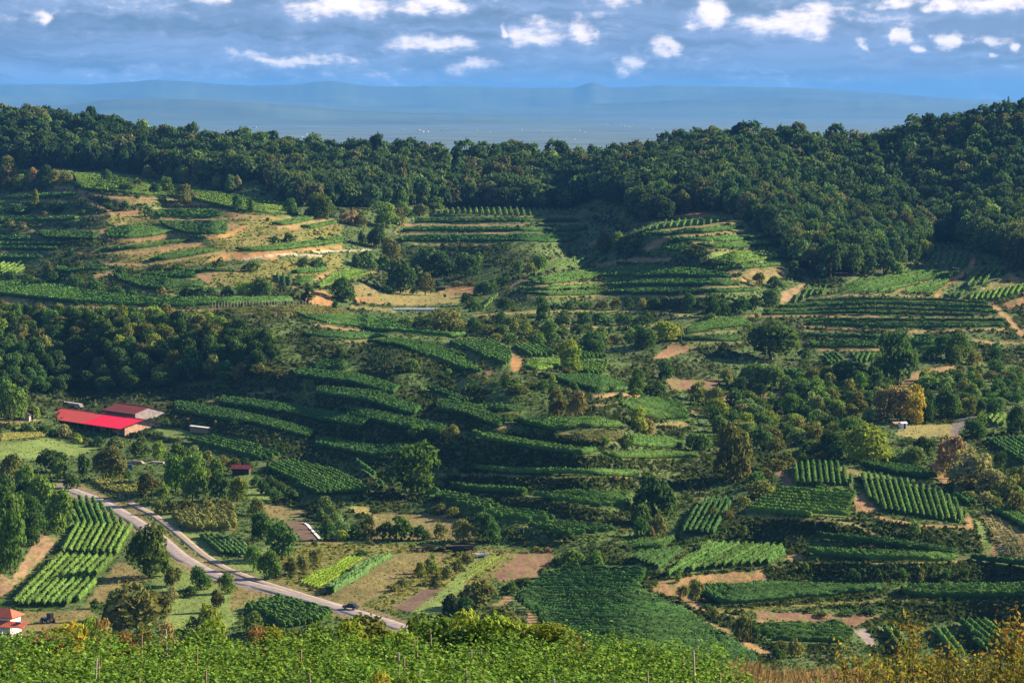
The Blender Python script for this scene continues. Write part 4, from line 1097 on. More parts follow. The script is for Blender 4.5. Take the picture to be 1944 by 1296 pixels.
# ------------------------------------------------------------------ vineyards
def row_mesh(P, h, dist, rg):
    """one vine row along ground points P -> verts, faces, colours"""
    if dist < 980: ds, lpm, ls = 1.1, 8.0, .26
    elif dist < 1250: ds, lpm, ls = 1.6, 4.2, .36
    elif dist < 1500: ds, lpm, ls = 2.4, 1.7, .55
    else: ds, lpm, ls = 3.6, 0.8, .75
    d = np.concatenate([[0], np.cumsum(np.linalg.norm(np.diff(P, axis=0), axis=1))])
    L = d[-1]
    if L < 2.5:
        return None
    n = max(int(L / ds), 2) + 1
    s = np.linspace(0, L, n)
    Q = np.stack([np.interp(s, d, P[:, k]) for k in range(3)], 1)
    t = np.gradient(Q, axis=0)[:, :2]
    t /= np.maximum(np.linalg.norm(t, axis=1, keepdims=True), 1e-6)
    nn = np.stack([-t[:, 1], t[:, 0]], 1)
    hh = h * (1 + rg.uniform(-.24, .16, n)); w = .42 * min(h, 2) / 1.9 * (1 + rg.uniform(-.35, .45, n)); lat = rg.uniform(-.16, .16, n)
    # gaps where a vine is missing
    gap = rg.random(n) < .03
    hh = np.where(gap, hh * .55, hh)
    hh[0] *= .7; hh[-1] *= .7
    prof = [(-.45, .22), (-1, .55), (-.5, 1), (.5, .98), (1, .55), (.45, .22)]
    V = np.stack([np.concatenate([Q[:, :2] + nn * (lat + w * a)[:, None], (Q[:, 2] + hh * b)[:, None]], 1) for a, b in prof], 1)
    k = 6
    ix = np.arange(n * k).reshape(n, k)
    F = np.stack([ix[:-1, :-1], ix[:-1, 1:], ix[1:, 1:], ix[1:, :-1]], -1).reshape(-1, 4)
    V = V.reshape(-1, 3)
    C = np.repeat(rg.uniform(.55, .95, n), k)
    m = int(L * lpm)
    if m:
        u = rg.uniform(0, L, m)
        B = np.stack([np.interp(u, s, Q[:, j]) for j in range(3)], 1)
        tn = np.stack([np.interp(u, s, nn[:, j]) for j in range(2)], 1)
        th = rg.uniform(-.25, 1.25, m) * math.pi
        cw, ch = np.cos(th), np.sin(th)
        off = cw * .52 * min(h, 2) / 1.9
        zc = h * (.62 + .42 * ch)
        zc += np.where(rg.random(m) < .12, rg.uniform(0, .4, m), 0)
        LP = np.concatenate([B[:, :2] + tn * off[:, None], (B[:, 2] + zc)[:, None]], 1)
        LN = np.concatenate([tn * cw[:, None], np.maximum(ch, -.2)[:, None]], 1) + rg.normal(scale=.55, size=(m, 3))
        V2, F2 = leaf_cards(LP, LN, rg.uniform(.7, 1.2, m) * ls, .75, rg)
        F = np.concatenate([F, F2 + len(V)])
        V = np.concatenate([V, V2])
        C = np.concatenate([C, np.repeat(rg.uniform(.6, 1.6, m), 4)])
    return V, F, C


def plot_rows(poly, direc, spacing, hpx):
    """ground polylines of the rows of one plot"""
    rows = []
    c0 = poly.mean(0)
    if direc is None:
        x0, x1 = poly[:, 0].min(), poly[:, 0].max()
        xs = np.arange(x0 + .5, x1, 2.0)
        if len(xs) < 3: return rows
        yy = np.linspace(poly[:, 1].min() - 1, poly[:, 1].max() + 1, 240)
        Xg, Yg = np.meshgrid(xs, yy)
        m = inside(poly, Xg, Yg)
        has = m.any(0)
        top = np.where(has, yy[m.argmax(0)], np.nan); bot = np.where(has, yy[len(yy) - 1 - m[::-1].argmax(0)], np.nan)
        th_ = bot - top
        top = np.maximum(np.minimum(top + hpx * .7, bot - .5 * th_), top)   # the outline holds the leaf tops of the far rows
        ok = has & (bot - top > .3)
        xs, top, bot = xs[ok], top[ok], bot[ok]
        if len(xs) < 3: return rows
        A = ground(xs, top); B = ground(xs, bot)
        dep = np.hypot(A[:, 0] - B[:, 0], A[:, 1] - B[:, 1])
        n = max(int(np.percentile(dep, 92) / spacing), 1)
        for k in range(n):
            # rows keep their spacing from the lower edge; they end where the terrace narrows
            off = (k + .4) * spacing
            f = off / np.maximum(dep, .1)
            okk = f < 1.0
            if n <= 2: f = np.clip(f, .2, .8); okk = np.ones_like(okk)
            run = np.flatnonzero(np.diff(np.concatenate([[0], okk.astype(int), [0]])))
            for a, b in zip(run[::2], run[1::2]):
                if b - a < 3: continue
                G = B[a:b] + (A[a:b] - B[a:b]) * f[a:b, None]
                # drape: find the row on the terrain through its photo position
                yv = bot[a:b] + (top[a:b] - bot[a:b]) * f[a:b]
                for _ in range(4):
                    Gc = ground(xs[a:b], yv)
                    err = Gc[:, 1] - G[:, 1]
                    dyd = (ground(xs[a:b], yv - .5)[:, 1] - Gc[:, 1]) / -.5
                    yv = np.clip(yv - err / np.where(np.abs(dyd) < .05, -.05, dyd), top[a:b] - 1, bot[a:b] + 1)
                if len(yv) > 6:
                    ker = np.ones(5) / 5
                    yv = np.convolve(np.pad(yv, 2, mode='edge'), ker, 'valid')
                rows.append(ground(xs[a:b], yv))
    else:
        d = np.array(direc, float); d /= np.linalg.norm(d)
        nrm = np.array([-d[1], d[0]])
        s = (poly - c0) @ nrm
        g0 = ground(*(c0 - nrm * 2)); g1 = ground(*(c0 + nrm * 2))
        gd0 = ground(*(c0 - d * 2)); gd1 = ground(*(c0 + d * 2))
        wd = (gd1 - gd0)[:2]; wd /= np.linalg.norm(wd)
        wn = np.array([-wd[1], wd[0]])
        per = abs(((g1 - g0)[:2] @ wn)) / 4.0       # metres across the rows for a photo pixel
        if per < 1e-3: return rows
        step = spacing / per
        u = (poly - c0) @ d
        uu = np.arange(u.min(), u.max(), 1.0)
        hsh = min(hpx, np.ptp(poly[:, 1]) * .12)
        for k in np.arange(s.min() + step * .4, s.max(), step):
            pts = c0 + np.outer(uu, d) + nrm * k
            m = (inside(poly, pts[:, 0], pts[:, 1]) & inside(poly, pts[:, 0], pts[:, 1] - hsh)).astype(int)
            run = np.flatnonzero(np.diff(np.concatenate([[0], m, [0]])))
            for a, b in zip(run[::2], run[1::2]):
                if b - a < 4: continue
                rows.append(ground(pts[a:b, 0], pts[a:b, 1]))
    return rows


TONE = ['dark green', 'green', 'light green', 'sparse young', 'yellowish', 'bright green', 'bluish green']
ntri = 0; nrow = 0
for pi, (v, pts, direc, tone, h) in enumerate(PLOTS):
    poly = vp(v, pts)
    c0 = poly.mean(0)
    base = ground(*c0)
    dist = float(base[1])
    crop = tone in (4, 5, 6)
    if crop: spacing = 1.5 if tone != 4 else 1.7
    else: spacing = 2.0 if dist < 1000 else (2.3 if dist < 1300 else (3.0 if dist < 1550 else 4.0))
    rg = np.random.default_rng(100 + pi)
    if direc is not None and abs(direc[1]) < .15 * abs(direc[0]): spacing *= 1.65
    rows = plot_rows(poly, direc, spacing, .8 * h * FPX / dist)
    meshes = []
    for R in rows:
        r_ = row_mesh(R - base, h, dist, rg)
        if r_ is None: continue
        V, F, C = r_
        C = C * rg.uniform(.78, 1.2)
        if tone == 3:   # young vines: thin them out
            keep = rg.random(len(F)) < .35
            F = F[keep]
            if not len(F): continue
        meshes.append((V, F, C))
    if not meshes: continue
    wpx = np.ptp(poly[:, 0]); hpx = np.ptp(poly[:, 1])
    shape = 'long narrow' if wpx > 6 * hpx else ('wide' if wpx > 2.6 * hpx else 'compact')
    rowsay = 'rows along the terrace' if direc is None else ('upslope rows' if abs(direc[1]) > abs(direc[0]) else 'slanting rows')
    if crop:
        head = {4: 'yellowish block of tall crop rows', 5: 'bright green bed of low crop rows', 6: 'bluish green strip of tall crop rows'}[tone]
        name, cat, grp = 'crop_field', 'crop field', 'crop fields on the valley floor'
    else:
        head = '%s %s vineyard %s' % (shape, TONE[tone], 'in ' + rowsay if direc is not None else '')
        head = ' '.join(head.split())
        name, cat, grp = 'vineyard', 'vineyard', 'vineyards on the terraces'
    root = thing(name, head, cat, tuple(base), 0, grp)
    want_label(root, head, *c0)
    if dist < 1180 and len(meshes) <= 300 and not (tone == 3):
        for V, F, C in meshes:
            add_obj('vine_row' if not crop else 'crop_row', mk_mesh('row', V, F, np.repeat(C[:, None], 3, 1), MVINE[tone]), root)
            ntri += 2 * len(F); nrow += 1
    else:
        off = 0; VV = []; FF = []; CCs = []
        for V, F, C in meshes:
            VV.append(V); FF.append(F + off); CCs.append(C); off += len(V)
        V = np.concatenate(VV); F = np.concatenate(FF); C = np.concatenate(CCs)
        o = add_obj('vine_rows' if not crop else 'crop_rows', mk_mesh('rows', V, F, np.repeat(C[:, None], 3, 1), MVINE[tone]), root)
        o['kind'] = 'stuff'
        ntri += 2 * len(F)
print('vines: tris', ntri, 'row objects', nrow, 'plots', len(PLOTS))
# ------------------------------------------------------------------ trees
def crown_mesh(seed, shape, nleaf, lsize):
    """unit crown (height 1, width 1, foot at z=0): leaf cards over a cluster of lobes"""
    rg = np.random.default_rng(seed)
    if shape == 'cone':
        n = nleaf
        z = 1 - np.sqrt(rg.uniform(0, 1, n)) * .93
        tier = .75 + .25 * np.cos(z * 40)
        rad = (1 - z) * .44 * tier * rg.uniform(.6, 1.05, n)
        th = rg.uniform(0, 2 * np.pi, n)
        P = np.stack([rad * np.cos(th), rad * np.sin(th), z], 1)
        N = np.stack([np.cos(th), np.sin(th), np.full(n, .6)], 1) + rg.normal(scale=.5, size=(n, 3))
        V, F = leaf_cards(P, N, rg.uniform(.7, 1.2, n) * lsize, .6, rg)
        return V, F, np.repeat(rg.uniform(.7, 1.3, n), 4)
    cfg = {'round': (10, .53, .30, .33, .20, .29, .05), 'wide': (12, .56, .33, .27, .18, .26, .13), 'tall': (9, .54, .26, .35, .20, .28, .05), 'bush': (9, .42, .31, .26, .2, .30, .0),
           'airy': (16, .54, .34, .34, .11, .18, .06), 'hedge': (8, .42, .34, .26, .2, .28, .0)}[shape]
    nl, zc, rx, rz, l0, l1, zmin = cfg
    L = []
    for k in range(nl):
        d = rg.normal(size=3); d /= np.linalg.norm(d)
        d[2] = d[2] * .9 + .12
        r = rg.uniform(.55, 1.0)
        L.append((d[0] * rx * r, d[1] * rx * r, zc + d[2] * rz * r, rg.uniform(l0, l1)))
    L.append((0, 0, zc, .27)); L.append((rg.uniform(-.08, .08), rg.uniform(-.08, .08), .99 - .24, .24))
    L = np.array(L)
    w = L[:, 3] ** 2; w /= w.sum()
    pick = rg.choice(len(L), nleaf, p=w)
    d = rg.normal(size=(nleaf, 3)); d /= np.linalg.norm(d, axis=1, keepdims=True)
    d[:, 2] = np.where(d[:, 2] < -.35, -d[:, 2], d[:, 2])
    rr = L[pick, 3] * (1 - .45 * rg.random(nleaf) ** 2.2) * (1 + .10 * rg.normal(size=nleaf))
    P = L[pick, :3] + d * rr[:, None] * np.array([1, 1, .88])
    # drop leaves buried deep in other lobes
    dd = np.linalg.norm(P[:, None] - L[None, :, :3], axis=2) / L[None, :, 3]
    ok = (np.sort(dd, 1)[:, 0] > .55) & (P[:, 2] > zmin)
    P, d = P[ok], d[ok]
    n = len(P)
    N = d + rg.normal(scale=.55, size=(n, 3))
    lobev = rg.uniform(.82, 1.2, len(L))[pick[ok]]
    V, F = leaf_cards(P, N, rg.uniform(.65, 1.25, n) * lsize, .72, rg)
    m = np.abs(V[:, :2]).max()
    V[:, :2] *= .5 / np.percentile(np.abs(V[:, :2]), 99.5)
    lo, hi = np.percentile(V[:, 2], [.5, 99.8])
    zl = {'round': .06, 'tall': .05, 'wide': .14, 'airy': .09}.get(shape, -.02)
    V[:, 2] = zl + (V[:, 2] - lo) * (1 - zl) / (hi - lo)
    return V, F, np.repeat(rg.uniform(.72, 1.3, n) * lobev, 4)


def trunk_mesh(seed, tall=.62, r=.03, limbs=5):
    rg = np.random.default_rng(seed)
    VV = []; FF = []; off = 0

    def tube(pts, rad):
        nonlocal off
        k = 6; n = len(pts)
        pts = np.array(pts)
        for i, p in enumerate(pts):
            for j in range(k):
                a = 2 * np.pi * j / k
                VV.append((p[0] + math.cos(a) * rad[i], p[1] + math.sin(a) * rad[i], p[2]))
        for i in range(n - 1):
            for j in range(k):
                FF.append((off + i * k + j, off + i * k + (j + 1) % k, off + (i + 1) * k + (j + 1) % k, off + (i + 1) * k + j))
        off += n * k
    jx, jy = rg.normal(scale=.012, size=2)
    tube([(0, 0, -.04), (0, 0, .03), (jx, jy, .2), (jx * 2, jy * 2, tall)], [r * 1.5, r * 1.05, r * .85, r * .25])
    for q in range(limbs):
        a = 2 * np.pi * (q + rg.random() * .6) / limbs
        z0 = rg.uniform(.16, .3); l = rg.uniform(.16, .27)
        tube([(jx, jy, z0), (math.cos(a) * l * .5, math.sin(a) * l * .5, z0 + l * .75), (math.cos(a) * l, math.sin(a) * l, z0 + l * 1.35)], [r * .5, r * .34, r * .1])
    return mk_mesh('trunk', np.array(VV), np.array(FF), None, M_BARK, True)


SHAPES = {'round': (2300, .042), 'wide': (2300, .042), 'tall': (1500, .050), 'bush': (900, .060), 'airy': (1700, .040), 'cone': (700, .055), 'hedge': (1000, .055)}
CROWNV = {}
for s_, (n_, l_) in SHAPES.items():
    CROWNV[s_] = [crown_mesh(40 + 11 * k + len(s_) * 7, s_, n_, l_) for k in range(4)]
CROWNS = {}


def crown_data(shape, var, kind):
    key = (shape, var % 4, kind)
    if key not in CROWNS:
        V, F, C = CROWNV[shape][var % 4]
        CROWNS[key] = mk_mesh('crown_' + shape, V, F, np.repeat(C[:, None], 3, 1), MLEAF[kind])
    return CROWNS[key]


TRUNKS = [trunk_mesh(k) for k in range(4)]
NTREE = [0]
SHRUBS = []


def plant(px, py, hm, wm, kind, shape, name=None, group=None, label=None, Z=None, head=None):
    """one tree (trunk + crown) or one shrub on the terrain under photo position px, py"""
    p = ground(px, py) if Z is None else np.array(Z)
    var = NTREE[0]; NTREE[0] += 1
    rz = random.uniform(0, 6.28)
    shrub = shape in ('bush', 'hedge')
    if shrub:
        SHRUBS.append((hm * wm / p[1] ** 2, px, py, p, hm, wm, kind, shape, var, rz, group))
        return None
    if True:
        o = thing(name or 'tree', 'tree', 'tree', (p[0], p[1], p[2]), rz, group or 'trees of the valley')
        o.scale = (wm, wm, hm)
        add_obj('trunk', TRUNKS[var % 4], o)
        add_obj('crown', crown_data(shape, var, kind), o)
        noun = 'tree'
    if label:
        o['label'] = label
    else:
        size = 'tall' if hm > 13 else ('medium' if hm > 6 else ('low' if hm < 2.6 else 'small'))
        want_label(o, head or '%s %s %s' % (size, LEAFNAME[kind], noun), px, py)
    return o


SH = {'R': 'round', 'W': 'wide', 'T': 'tall', 'B': 'bush', 'A': 'airy', 'C': 'cone', 'H': 'hedge'}
# view | x, top, foot, width, kind, shape ; ...
TREES = {
 'D': '60,130,350,190,g,R;195,262,352,70,y,B;150,365,425,100,d,B;365,370,442,85,w,B;440,420,482,68,y,B;560,440,500,80,d,B;650,440,505,130,l,H;300,510,650,190,d,W;470,540,680,90,d,T;625,500,690,190,o,R;790,440,560,130,g,B;'
      '900,470,575,90,y,A;1000,480,760,170,g,R;1095,540,805,180,g,R;1245,640,800,130,d,A;1350,670,808,110,y,R;830,645,795,150,o,A;930,690,795,85,g,B;60,540,720,140,o,R;150,600,790,140,g,R;230,660,900,170,g,R;'
      '90,760,1010,200,g,R;330,740,985,180,g,R;60,850,1220,190,g,T;155,780,1060,170,d,R;-40,900,1200,150,g,R;10,660,900,150,d,R;120,690,930,140,d,R;1450,780,890,115,o,B;1480,870,1030,150,d,R;1600,930,1135,190,d,A;'
      '1440,1060,1205,100,g,A;1530,1090,1252,135,g,R;1650,1130,1235,90,o,A;1720,1110,1215,90,o,A;1800,1080,1178,90,o,A;850,945,1240,260,g,R;980,1180,1295,95,o,A;400,650,740,120,d,B;340,560,680,100,g,B;'
      '560,560,640,70,o,B;720,620,680,60,d,B;1150,610,700,110,o,B;1230,560,650,100,g,B;1330,560,630,90,o,B;1390,560,620,80,d,B;1180,520,590,90,o,B;1100,490,570,90,l,B;1270,545,610,90,o,B;'
      '1450,660,730,80,d,B;1500,700,770,80,d,B;1560,740,805,90,d,B;1540,660,720,80,d,B;1600,700,760,85,d,B;1660,740,800,90,d,B;900,800,880,110,o,B;980,810,880,110,o,B;1070,790,870,120,o,B;1180,800,880,110,o,B;1280,800,870,100,o,B;'
      '1850,780,880,90,l,H;1890,830,930,90,l,H;1930,890,990,90,l,H;1870,930,1030,110,d,B;300,390,440,70,d,B;240,370,420,80,d,B;520,460,500,60,d,B;950,330,380,40,d,B;1235,215,250,35,g,B;1330,345,395,50,d,B;'
      '1250,20,90,90,y,R;1360,20,120,90,o,B;1480,20,90,130,o,B;1580,60,100,100,o,B;1320,380,400,30,y,B;1225,350,385,30,y,B',
 'G': '985,350,452,115,o,A;970,450,545,90,w,B;1140,340,475,125,g,R;1290,375,495,105,g,R;1070,450,515,115,d,B;755,420,680,340,o,B;880,470,640,200,o,B;1180,540,700,150,y,B;1440,590,730,160,g,B;1100,620,700,90,o,B;660,470,640,150,d,B;'
      '540,520,580,70,d,B;1230,470,600,90,o,A',
 'E': '540,600,888,310,g,R;545,120,195,95,g,B;750,175,220,65,g,B;140,48,110,80,g,B;1370,290,452,125,o,R;1480,300,448,115,b,R;570,490,565,105,g,B;770,490,572,105,o,B;690,500,570,80,d,B;1830,400,530,115,y,R;1880,460,565,115,b,B;'
      '1640,560,612,70,g,B;1750,550,622,95,g,B;1450,58,192,145,y,R;1580,10,98,135,d,R;985,1000,1168,150,d,T;835,1030,1165,150,o,W;480,1010,1152,170,g,B;400,1040,1145,120,d,B;600,1060,1150,120,d,B;300,1050,1150,100,o,B;150,1090,1152,85,y,B;'
      '40,900,980,90,l,H;80,950,1030,95,l,H;120,1000,1085,100,l,H;170,1050,1130,105,l,H;60,1000,1090,90,l,H;220,1060,1145,100,d,H;20,960,1040,80,l,H;300,1000,1080,80,o,B;700,1050,1140,90,o,B;'
      '1440,1195,1295,185,g,B;1585,1205,1292,115,g,B;1840,940,1062,105,g,R;1700,1000,1050,70,o,B;390,285,325,50,g,B;700,940,1000,110,o,B;780,960,1020,110,o,B;1420,170,230,80,o,B;1340,210,260,60,y,B;1080,230,290,80,d,B;1150,260,310,90,g,B;'
      '960,210,260,70,o,B;930,650,690,50,d,B;1250,640,670,40,d,B;1420,660,690,60,d,B;1480,780,815,60,d,B;1700,770,810,70,o,B;820,100,140,50,g,B;470,150,200,60,d,B;350,60,110,50,d,B;640,180,220,60,d,B;60,150,190,70,d,B;140,140,190,90,d,B',
 'F': '490,420,705,225,o,R;540,560,705,110,b,B;640,700,795,165,o,B;620,660,740,120,g,B;1170,430,612,240,y,R;1100,560,622,95,y,A;1280,580,624,95,g,B;1390,540,632,135,l,R;1440,490,602,125,d,R;1580,488,702,185,p,A;1690,560,752,255,w,R;1790,650,765,145,w,R;'
      '1330,240,412,175,b,A;1394,238,428,120,k,R;1250,250,405,125,b,A;1560,250,402,125,d,R;1460,270,422,95,d,R;1700,400,502,115,d,R;1730,370,482,85,g,B;1905,340,472,105,d,R;1810,110,192,105,d,R;1470,190,255,145,g,B;600,130,245,135,l,R;700,140,252,115,g,R;'
      '170,110,212,95,d,R;110,210,292,125,d,B;20,150,282,75,g,R;90,670,872,185,d,B;40,820,1002,95,d,B;125,870,992,105,o,B;90,930,1002,65,b,B;170,720,880,110,d,B;350,470,560,90,g,B;300,470,560,100,d,B;'
      '400,840,900,80,o,B;470,850,905,70,o,B;550,780,840,80,o,B;1500,1150,1200,40,g,B;225,1150,1215,35,g,B;1430,1140,1215,40,o,B;560,930,990,40,g,B;1400,900,985,60,l,B;1220,1140,1190,50,d,B;1340,1140,1190,50,d,B;1100,1140,1200,70,d,B;'
      '1560,1140,1195,50,d,B;1650,1140,1190,50,d,B;860,1110,1160,60,g,B;1870,680,800,120,o,B;1900,760,880,110,o,B;1760,760,830,100,w,B;1640,640,720,100,o,B;1500,600,680,90,w,B;930,700,745,40,d,B;1830,560,640,80,d,B;1900,640,690,60,d,B;'
      '1880,420,480,60,d,R;1600,290,380,80,g,B;1680,290,380,80,o,B;1730,300,380,70,d,B;1790,290,390,90,d,B;1850,250,330,80,d,B;1000,540,612,100,d,B;940,560,616,90,o,B;760,560,640,110,o,B;720,600,660,110,o,B;660,640,700,80,o,B;850,570,625,90,g,B',
 'C': '1320,900,1165,205,d,R;690,860,1052,290,d,W;1265,900,1012,95,d,B;1620,920,1065,135,g,R;1540,930,1012,115,d,R;1490,980,1052,115,g,R;1600,980,1072,85,g,R;1080,1060,1185,205,d,W;1230,1020,1155,120,g,R;1200,1080,1190,100,d,B;'
      '110,740,802,80,d,B;280,720,802,65,d,R;400,725,842,90,d,R;450,745,832,85,d,B;540,730,822,105,d,B;600,730,802,85,d,B;680,700,792,115,d,R;710,640,702,85,d,R;630,620,692,65,o,A;50,830,892,125,d,B;380,820,865,105,d,B;170,860,962,155,y,R;'
      '60,890,1002,125,d,R;230,870,940,80,o,B;0,470,540,60,d,B;1310,560,640,80,g,B;1380,460,560,110,g,R;1450,460,540,90,y,R;1270,590,640,60,g,B;800,560,600,80,d,B;860,990,1050,80,d,B;450,1010,1040,80,d,B;1700,1000,1080,80,o,B;1800,960,1060,60,d,B;'
      '1155,645,668,20,g,B;500,488,508,25,d,B;1160,884,900,30,g,B;620,820,845,30,o,B;1870,640,670,30,d,B;560,1080,1180,90,g,R;470,1090,1160,80,o,B;640,1080,1190,90,g,R',
 'B': '480,640,828,185,d,R;620,712,838,115,o,W;150,740,872,145,d,R;420,510,655,125,o,R;345,450,565,115,d,R;400,310,455,155,g,R;470,340,440,90,o,B;200,355,432,125,p,B;40,270,402,135,g,R;500,312,392,85,g,R;680,285,352,115,g,R;590,320,390,95,o,R;'
      '290,580,682,155,d,B;620,560,725,185,d,R;720,590,725,155,d,R;850,600,732,185,d,R;920,590,652,65,g,B;1150,640,725,55,g,T;1270,610,692,105,g,R;1220,650,725,85,o,B;1640,490,595,105,o,R;1720,480,602,105,g,R;1800,520,602,95,d,R;'
      '960,760,835,135,d,R;1070,850,925,105,d,R;1290,840,965,95,d,R;1050,930,995,85,d,B;1280,930,1002,85,d,B;1400,950,1005,115,d,B;1520,930,1025,105,d,R;1620,930,1005,135,d,B;1750,940,1005,135,d,B;1880,920,992,75,d,B;'
      '755,920,1055,235,o,R;620,960,1025,155,d,B;500,960,1015,115,g,B;900,960,1050,110,d,B;980,1000,1060,90,o,B;1260,1050,1125,125,g,B;1440,1090,1195,135,y,R;1570,1040,1165,145,d,R;1850,1030,1135,165,o,R;1330,980,1065,95,g,R;'
      '1360,880,925,80,d,B;1440,870,925,80,d,B;1530,870,920,80,d,B;1620,860,920,80,o,B;1700,850,920,80,o,B;1780,850,920,80,d,B;1860,850,920,80,o,B;1930,850,920,70,d,B;1020,1050,1100,90,o,B;1110,1050,1100,80,g,B;1180,1080,1120,70,o,B;1350,1060,1110,80,d,B;'
      '1120,960,1040,90,o,B;1200,990,1060,80,y,B;1050,1010,1060,80,d,B;1700,1060,1110,90,o,B;1780,1050,1110,80,d,B;1650,1080,1120,70,o,B;250,360,450,90,o,B;320,480,560,70,o,B;260,470,560,60,d,B;540,360,400,60,d,B;1080,700,760,60,d,B;1000,740,800,70,d,B;'
      '850,820,900,80,d,B;900,860,930,80,d,B;560,790,830,60,d,B;410,780,830,70,d,B;730,830,850,20,x,B;800,755,790,80,o,B;880,755,785,70,o,B;700,760,790,60,d,B;380,600,690,90,d,B;230,600,680,80,d,B;1500,1000,1060,70,d,B',
 'A': '850,105,192,85,o,R;1040,100,205,95,l,R;950,120,262,75,g,R;1040,210,312,105,o,R;610,125,192,65,d,R;1230,145,242,58,l,R;1310,155,252,62,l,R;1350,160,238,45,w,T;1345,270,362,65,d,T;1425,280,372,65,d,C;1800,260,405,165,g,R;1650,290,382,85,g,R;'
      '880,200,265,75,d,R;780,170,222,65,o,B;720,200,252,85,d,B;30,50,242,115,o,R;250,100,195,95,d,R;190,110,195,65,r,B;370,140,205,105,o,B;110,150,225,95,y,B;440,190,235,60,d,B;310,120,200,70,o,B;200,240,345,45,y,T;100,315,372,155,d,B;330,305,362,185,d,B;'
      '255,360,405,55,b,B;400,560,612,55,d,B;270,640,725,65,o,B;690,670,722,65,d,B;1430,640,705,115,g,B;1480,740,855,135,d,R;1400,760,855,135,y,R;1060,780,855,90,d,B;1130,780,855,90,d,B;1200,790,855,80,d,B;1290,780,850,80,d,B;1750,790,875,85,d,R;'
      '700,180,250,60,g,B;560,200,235,50,d,B;1090,240,290,70,w,B;1110,160,200,40,y,B;910,270,300,50,d,B;780,265,290,40,d,B;840,330,390,70,d,B;710,300,360,70,d,B;1030,340,390,60,d,B;620,310,350,60,d,B;1640,480,540,80,d,B;1560,500,540,70,d,B;'
      '1820,500,540,60,d,B;1720,620,680,90,d,B;1800,625,680,100,d,B;1250,620,660,50,d,B;1000,650,690,60,d,B;180,720,790,130,d,B;60,700,770,90,d,B;300,700,770,110,d,B;420,720,800,120,d,B;540,740,820,120,d,B;660,780,840,110,d,B;760,810,850,80,d,B;'
      '350,620,670,40,d,B;450,640,680,60,o,B;550,630,670,60,d,B;130,420,460,60,b,B;60,410,460,60,o,B;230,430,460,40,o,B;470,350,385,60,d,B;1520,395,420,30,d,B;920,790,830,60,b,B;870,850,900,40,g,B;1900,860,920,50,d,B',
 'H': '915,430,545,85,x,T;1060,350,502,210,o,B;1160,490,605,260,o,B;1210,370,435,105,d,B;1285,350,405,95,d,B;990,440,540,120,d,B;490,215,242,100,d,B;860,375,405,50,o,B;690,350,395,80,o,B;830,230,330,80,y,H;770,270,350,70,y,H;900,290,350,80,o,H;'
      '850,320,390,80,o,H;960,260,320,80,o,H;1000,225,280,70,o,H;1340,195,225,70,o,B;1400,200,225,60,r,B;1170,215,240,60,b,B;1380,300,355,80,l,B;1100,520,560,70,r,B;640,380,420,70,o,B;250,170,195,40,d,B;520,160,190,40,o,B',
 'I': '545,530,668,130,o,R;600,560,665,70,d,B;315,360,475,85,o,A;250,390,450,70,o,B;410,490,560,50,o,B;380,480,520,60,d,B;740,660,740,80,o,B;810,650,750,110,o,B;940,520,545,80,o,B;1060,510,540,90,d,B;1180,500,535,90,d,B;720,690,760,70,d,B',
}
for v, txt in TREES.items():
    ox, oy, sc = VW[v]
    for rec in txt.split(';'):
        x, yt, yb, w, kind, s_ = rec.split(',')
        px = ox + float(x) / sc; pyb = oy + float(yb) / sc
        hp = (float(yb) - float(yt)) / sc; wp = float(w) / sc
        D = float(ground(px, pyb)[1])
        if hp > 1.5 * wp and s_ not in 'TC':    # a tall outline is two crowns, one up the slope behind the other
            y2 = pyb - (hp - 1.25 * wp); D2 = float(ground(px, y2)[1])
            plant(px + .12 * wp, y2, 1.28 * wp * D2 / FPX, wp * D2 / FPX, kind, SH[s_])
            hp = 1.25 * wp
        plant(px, pyb, max(hp * D / FPX * 1.03, 1.0), max(wp * D / FPX, 1.0), kind, SH[s_])


def scatter(poly, n, minsep, rg):
    """spots on the terrain inside a photo outline, at least minsep metres apart"""
    x0, y0 = poly.min(0); x1, y1 = poly.max(0)
    out_ = []; cell = {}
    tries = n * 40
    X = rg.uniform(x0, x1, tries); Y = rg.uniform(y0, y1, tries)
    ok = inside(poly, X, Y)
    X, Y = X[ok], Y[ok]
    G = ground(X, Y)
    for i in range(len(X)):
        k = (int(G[i, 0] // minsep), int(G[i, 1] // minsep))
        bad = False
        for a in (-1, 0, 1):
            for c in (-1, 0, 1):
                for q in cell.get((k[0] + a, k[1] + c), ()):
                    if (q[0] - G[i, 0]) ** 2 + (q[1] - G[i, 1]) ** 2 < minsep ** 2:
                        bad = True
        if bad: continue
        cell.setdefault(k, []).append(G[i])
        out_.append((X[i], Y[i], G[i]))
        if len(out_) >= n: break
    return out_


rg = np.random.default_rng(21)
# thicket in the middle of the valley and the orchard to its right
for (x, y, G) in scatter(vp('F', [(240,290),(400,330),(620,320),(820,290),(1180,280),(1200,440),(1050,590),(900,590),(700,570),(560,550),(380,480),(330,400)]), 75, 6.5, rg):
    plant(x, y, rg.uniform(4, 8.5), rg.uniform(6, 10), rg.choice(list('ggdoolyd')), rg.choice(['bush', 'round', 'airy', 'bush']), group='thicket of the valley floor')
for (x, y, G) in scatter(vp('F', [(1420,200),(1944,170),(1944,330),(1640,360),(1640,270),(1450,270)]), 60, 6.5, rg):
    plant(x, y, rg.uniform(3.5, 5.5), rg.uniform(4.5, 6.5), rg.choice(list('gdollg')), rg.choice(['round', 'bush']), group='orchard on the right')
for (x, y, G) in scatter(vp('F', [(480,260),(800,250),(1180,200),(1320,300),(1200,330),(820,290)]), 22, 7, rg):
    plant(x, y, rg.uniform(5, 9), rg.uniform(6, 9), rg.choice(list('gdod')), rg.choice(['bush', 'round']), group='thicket of the valley floor')
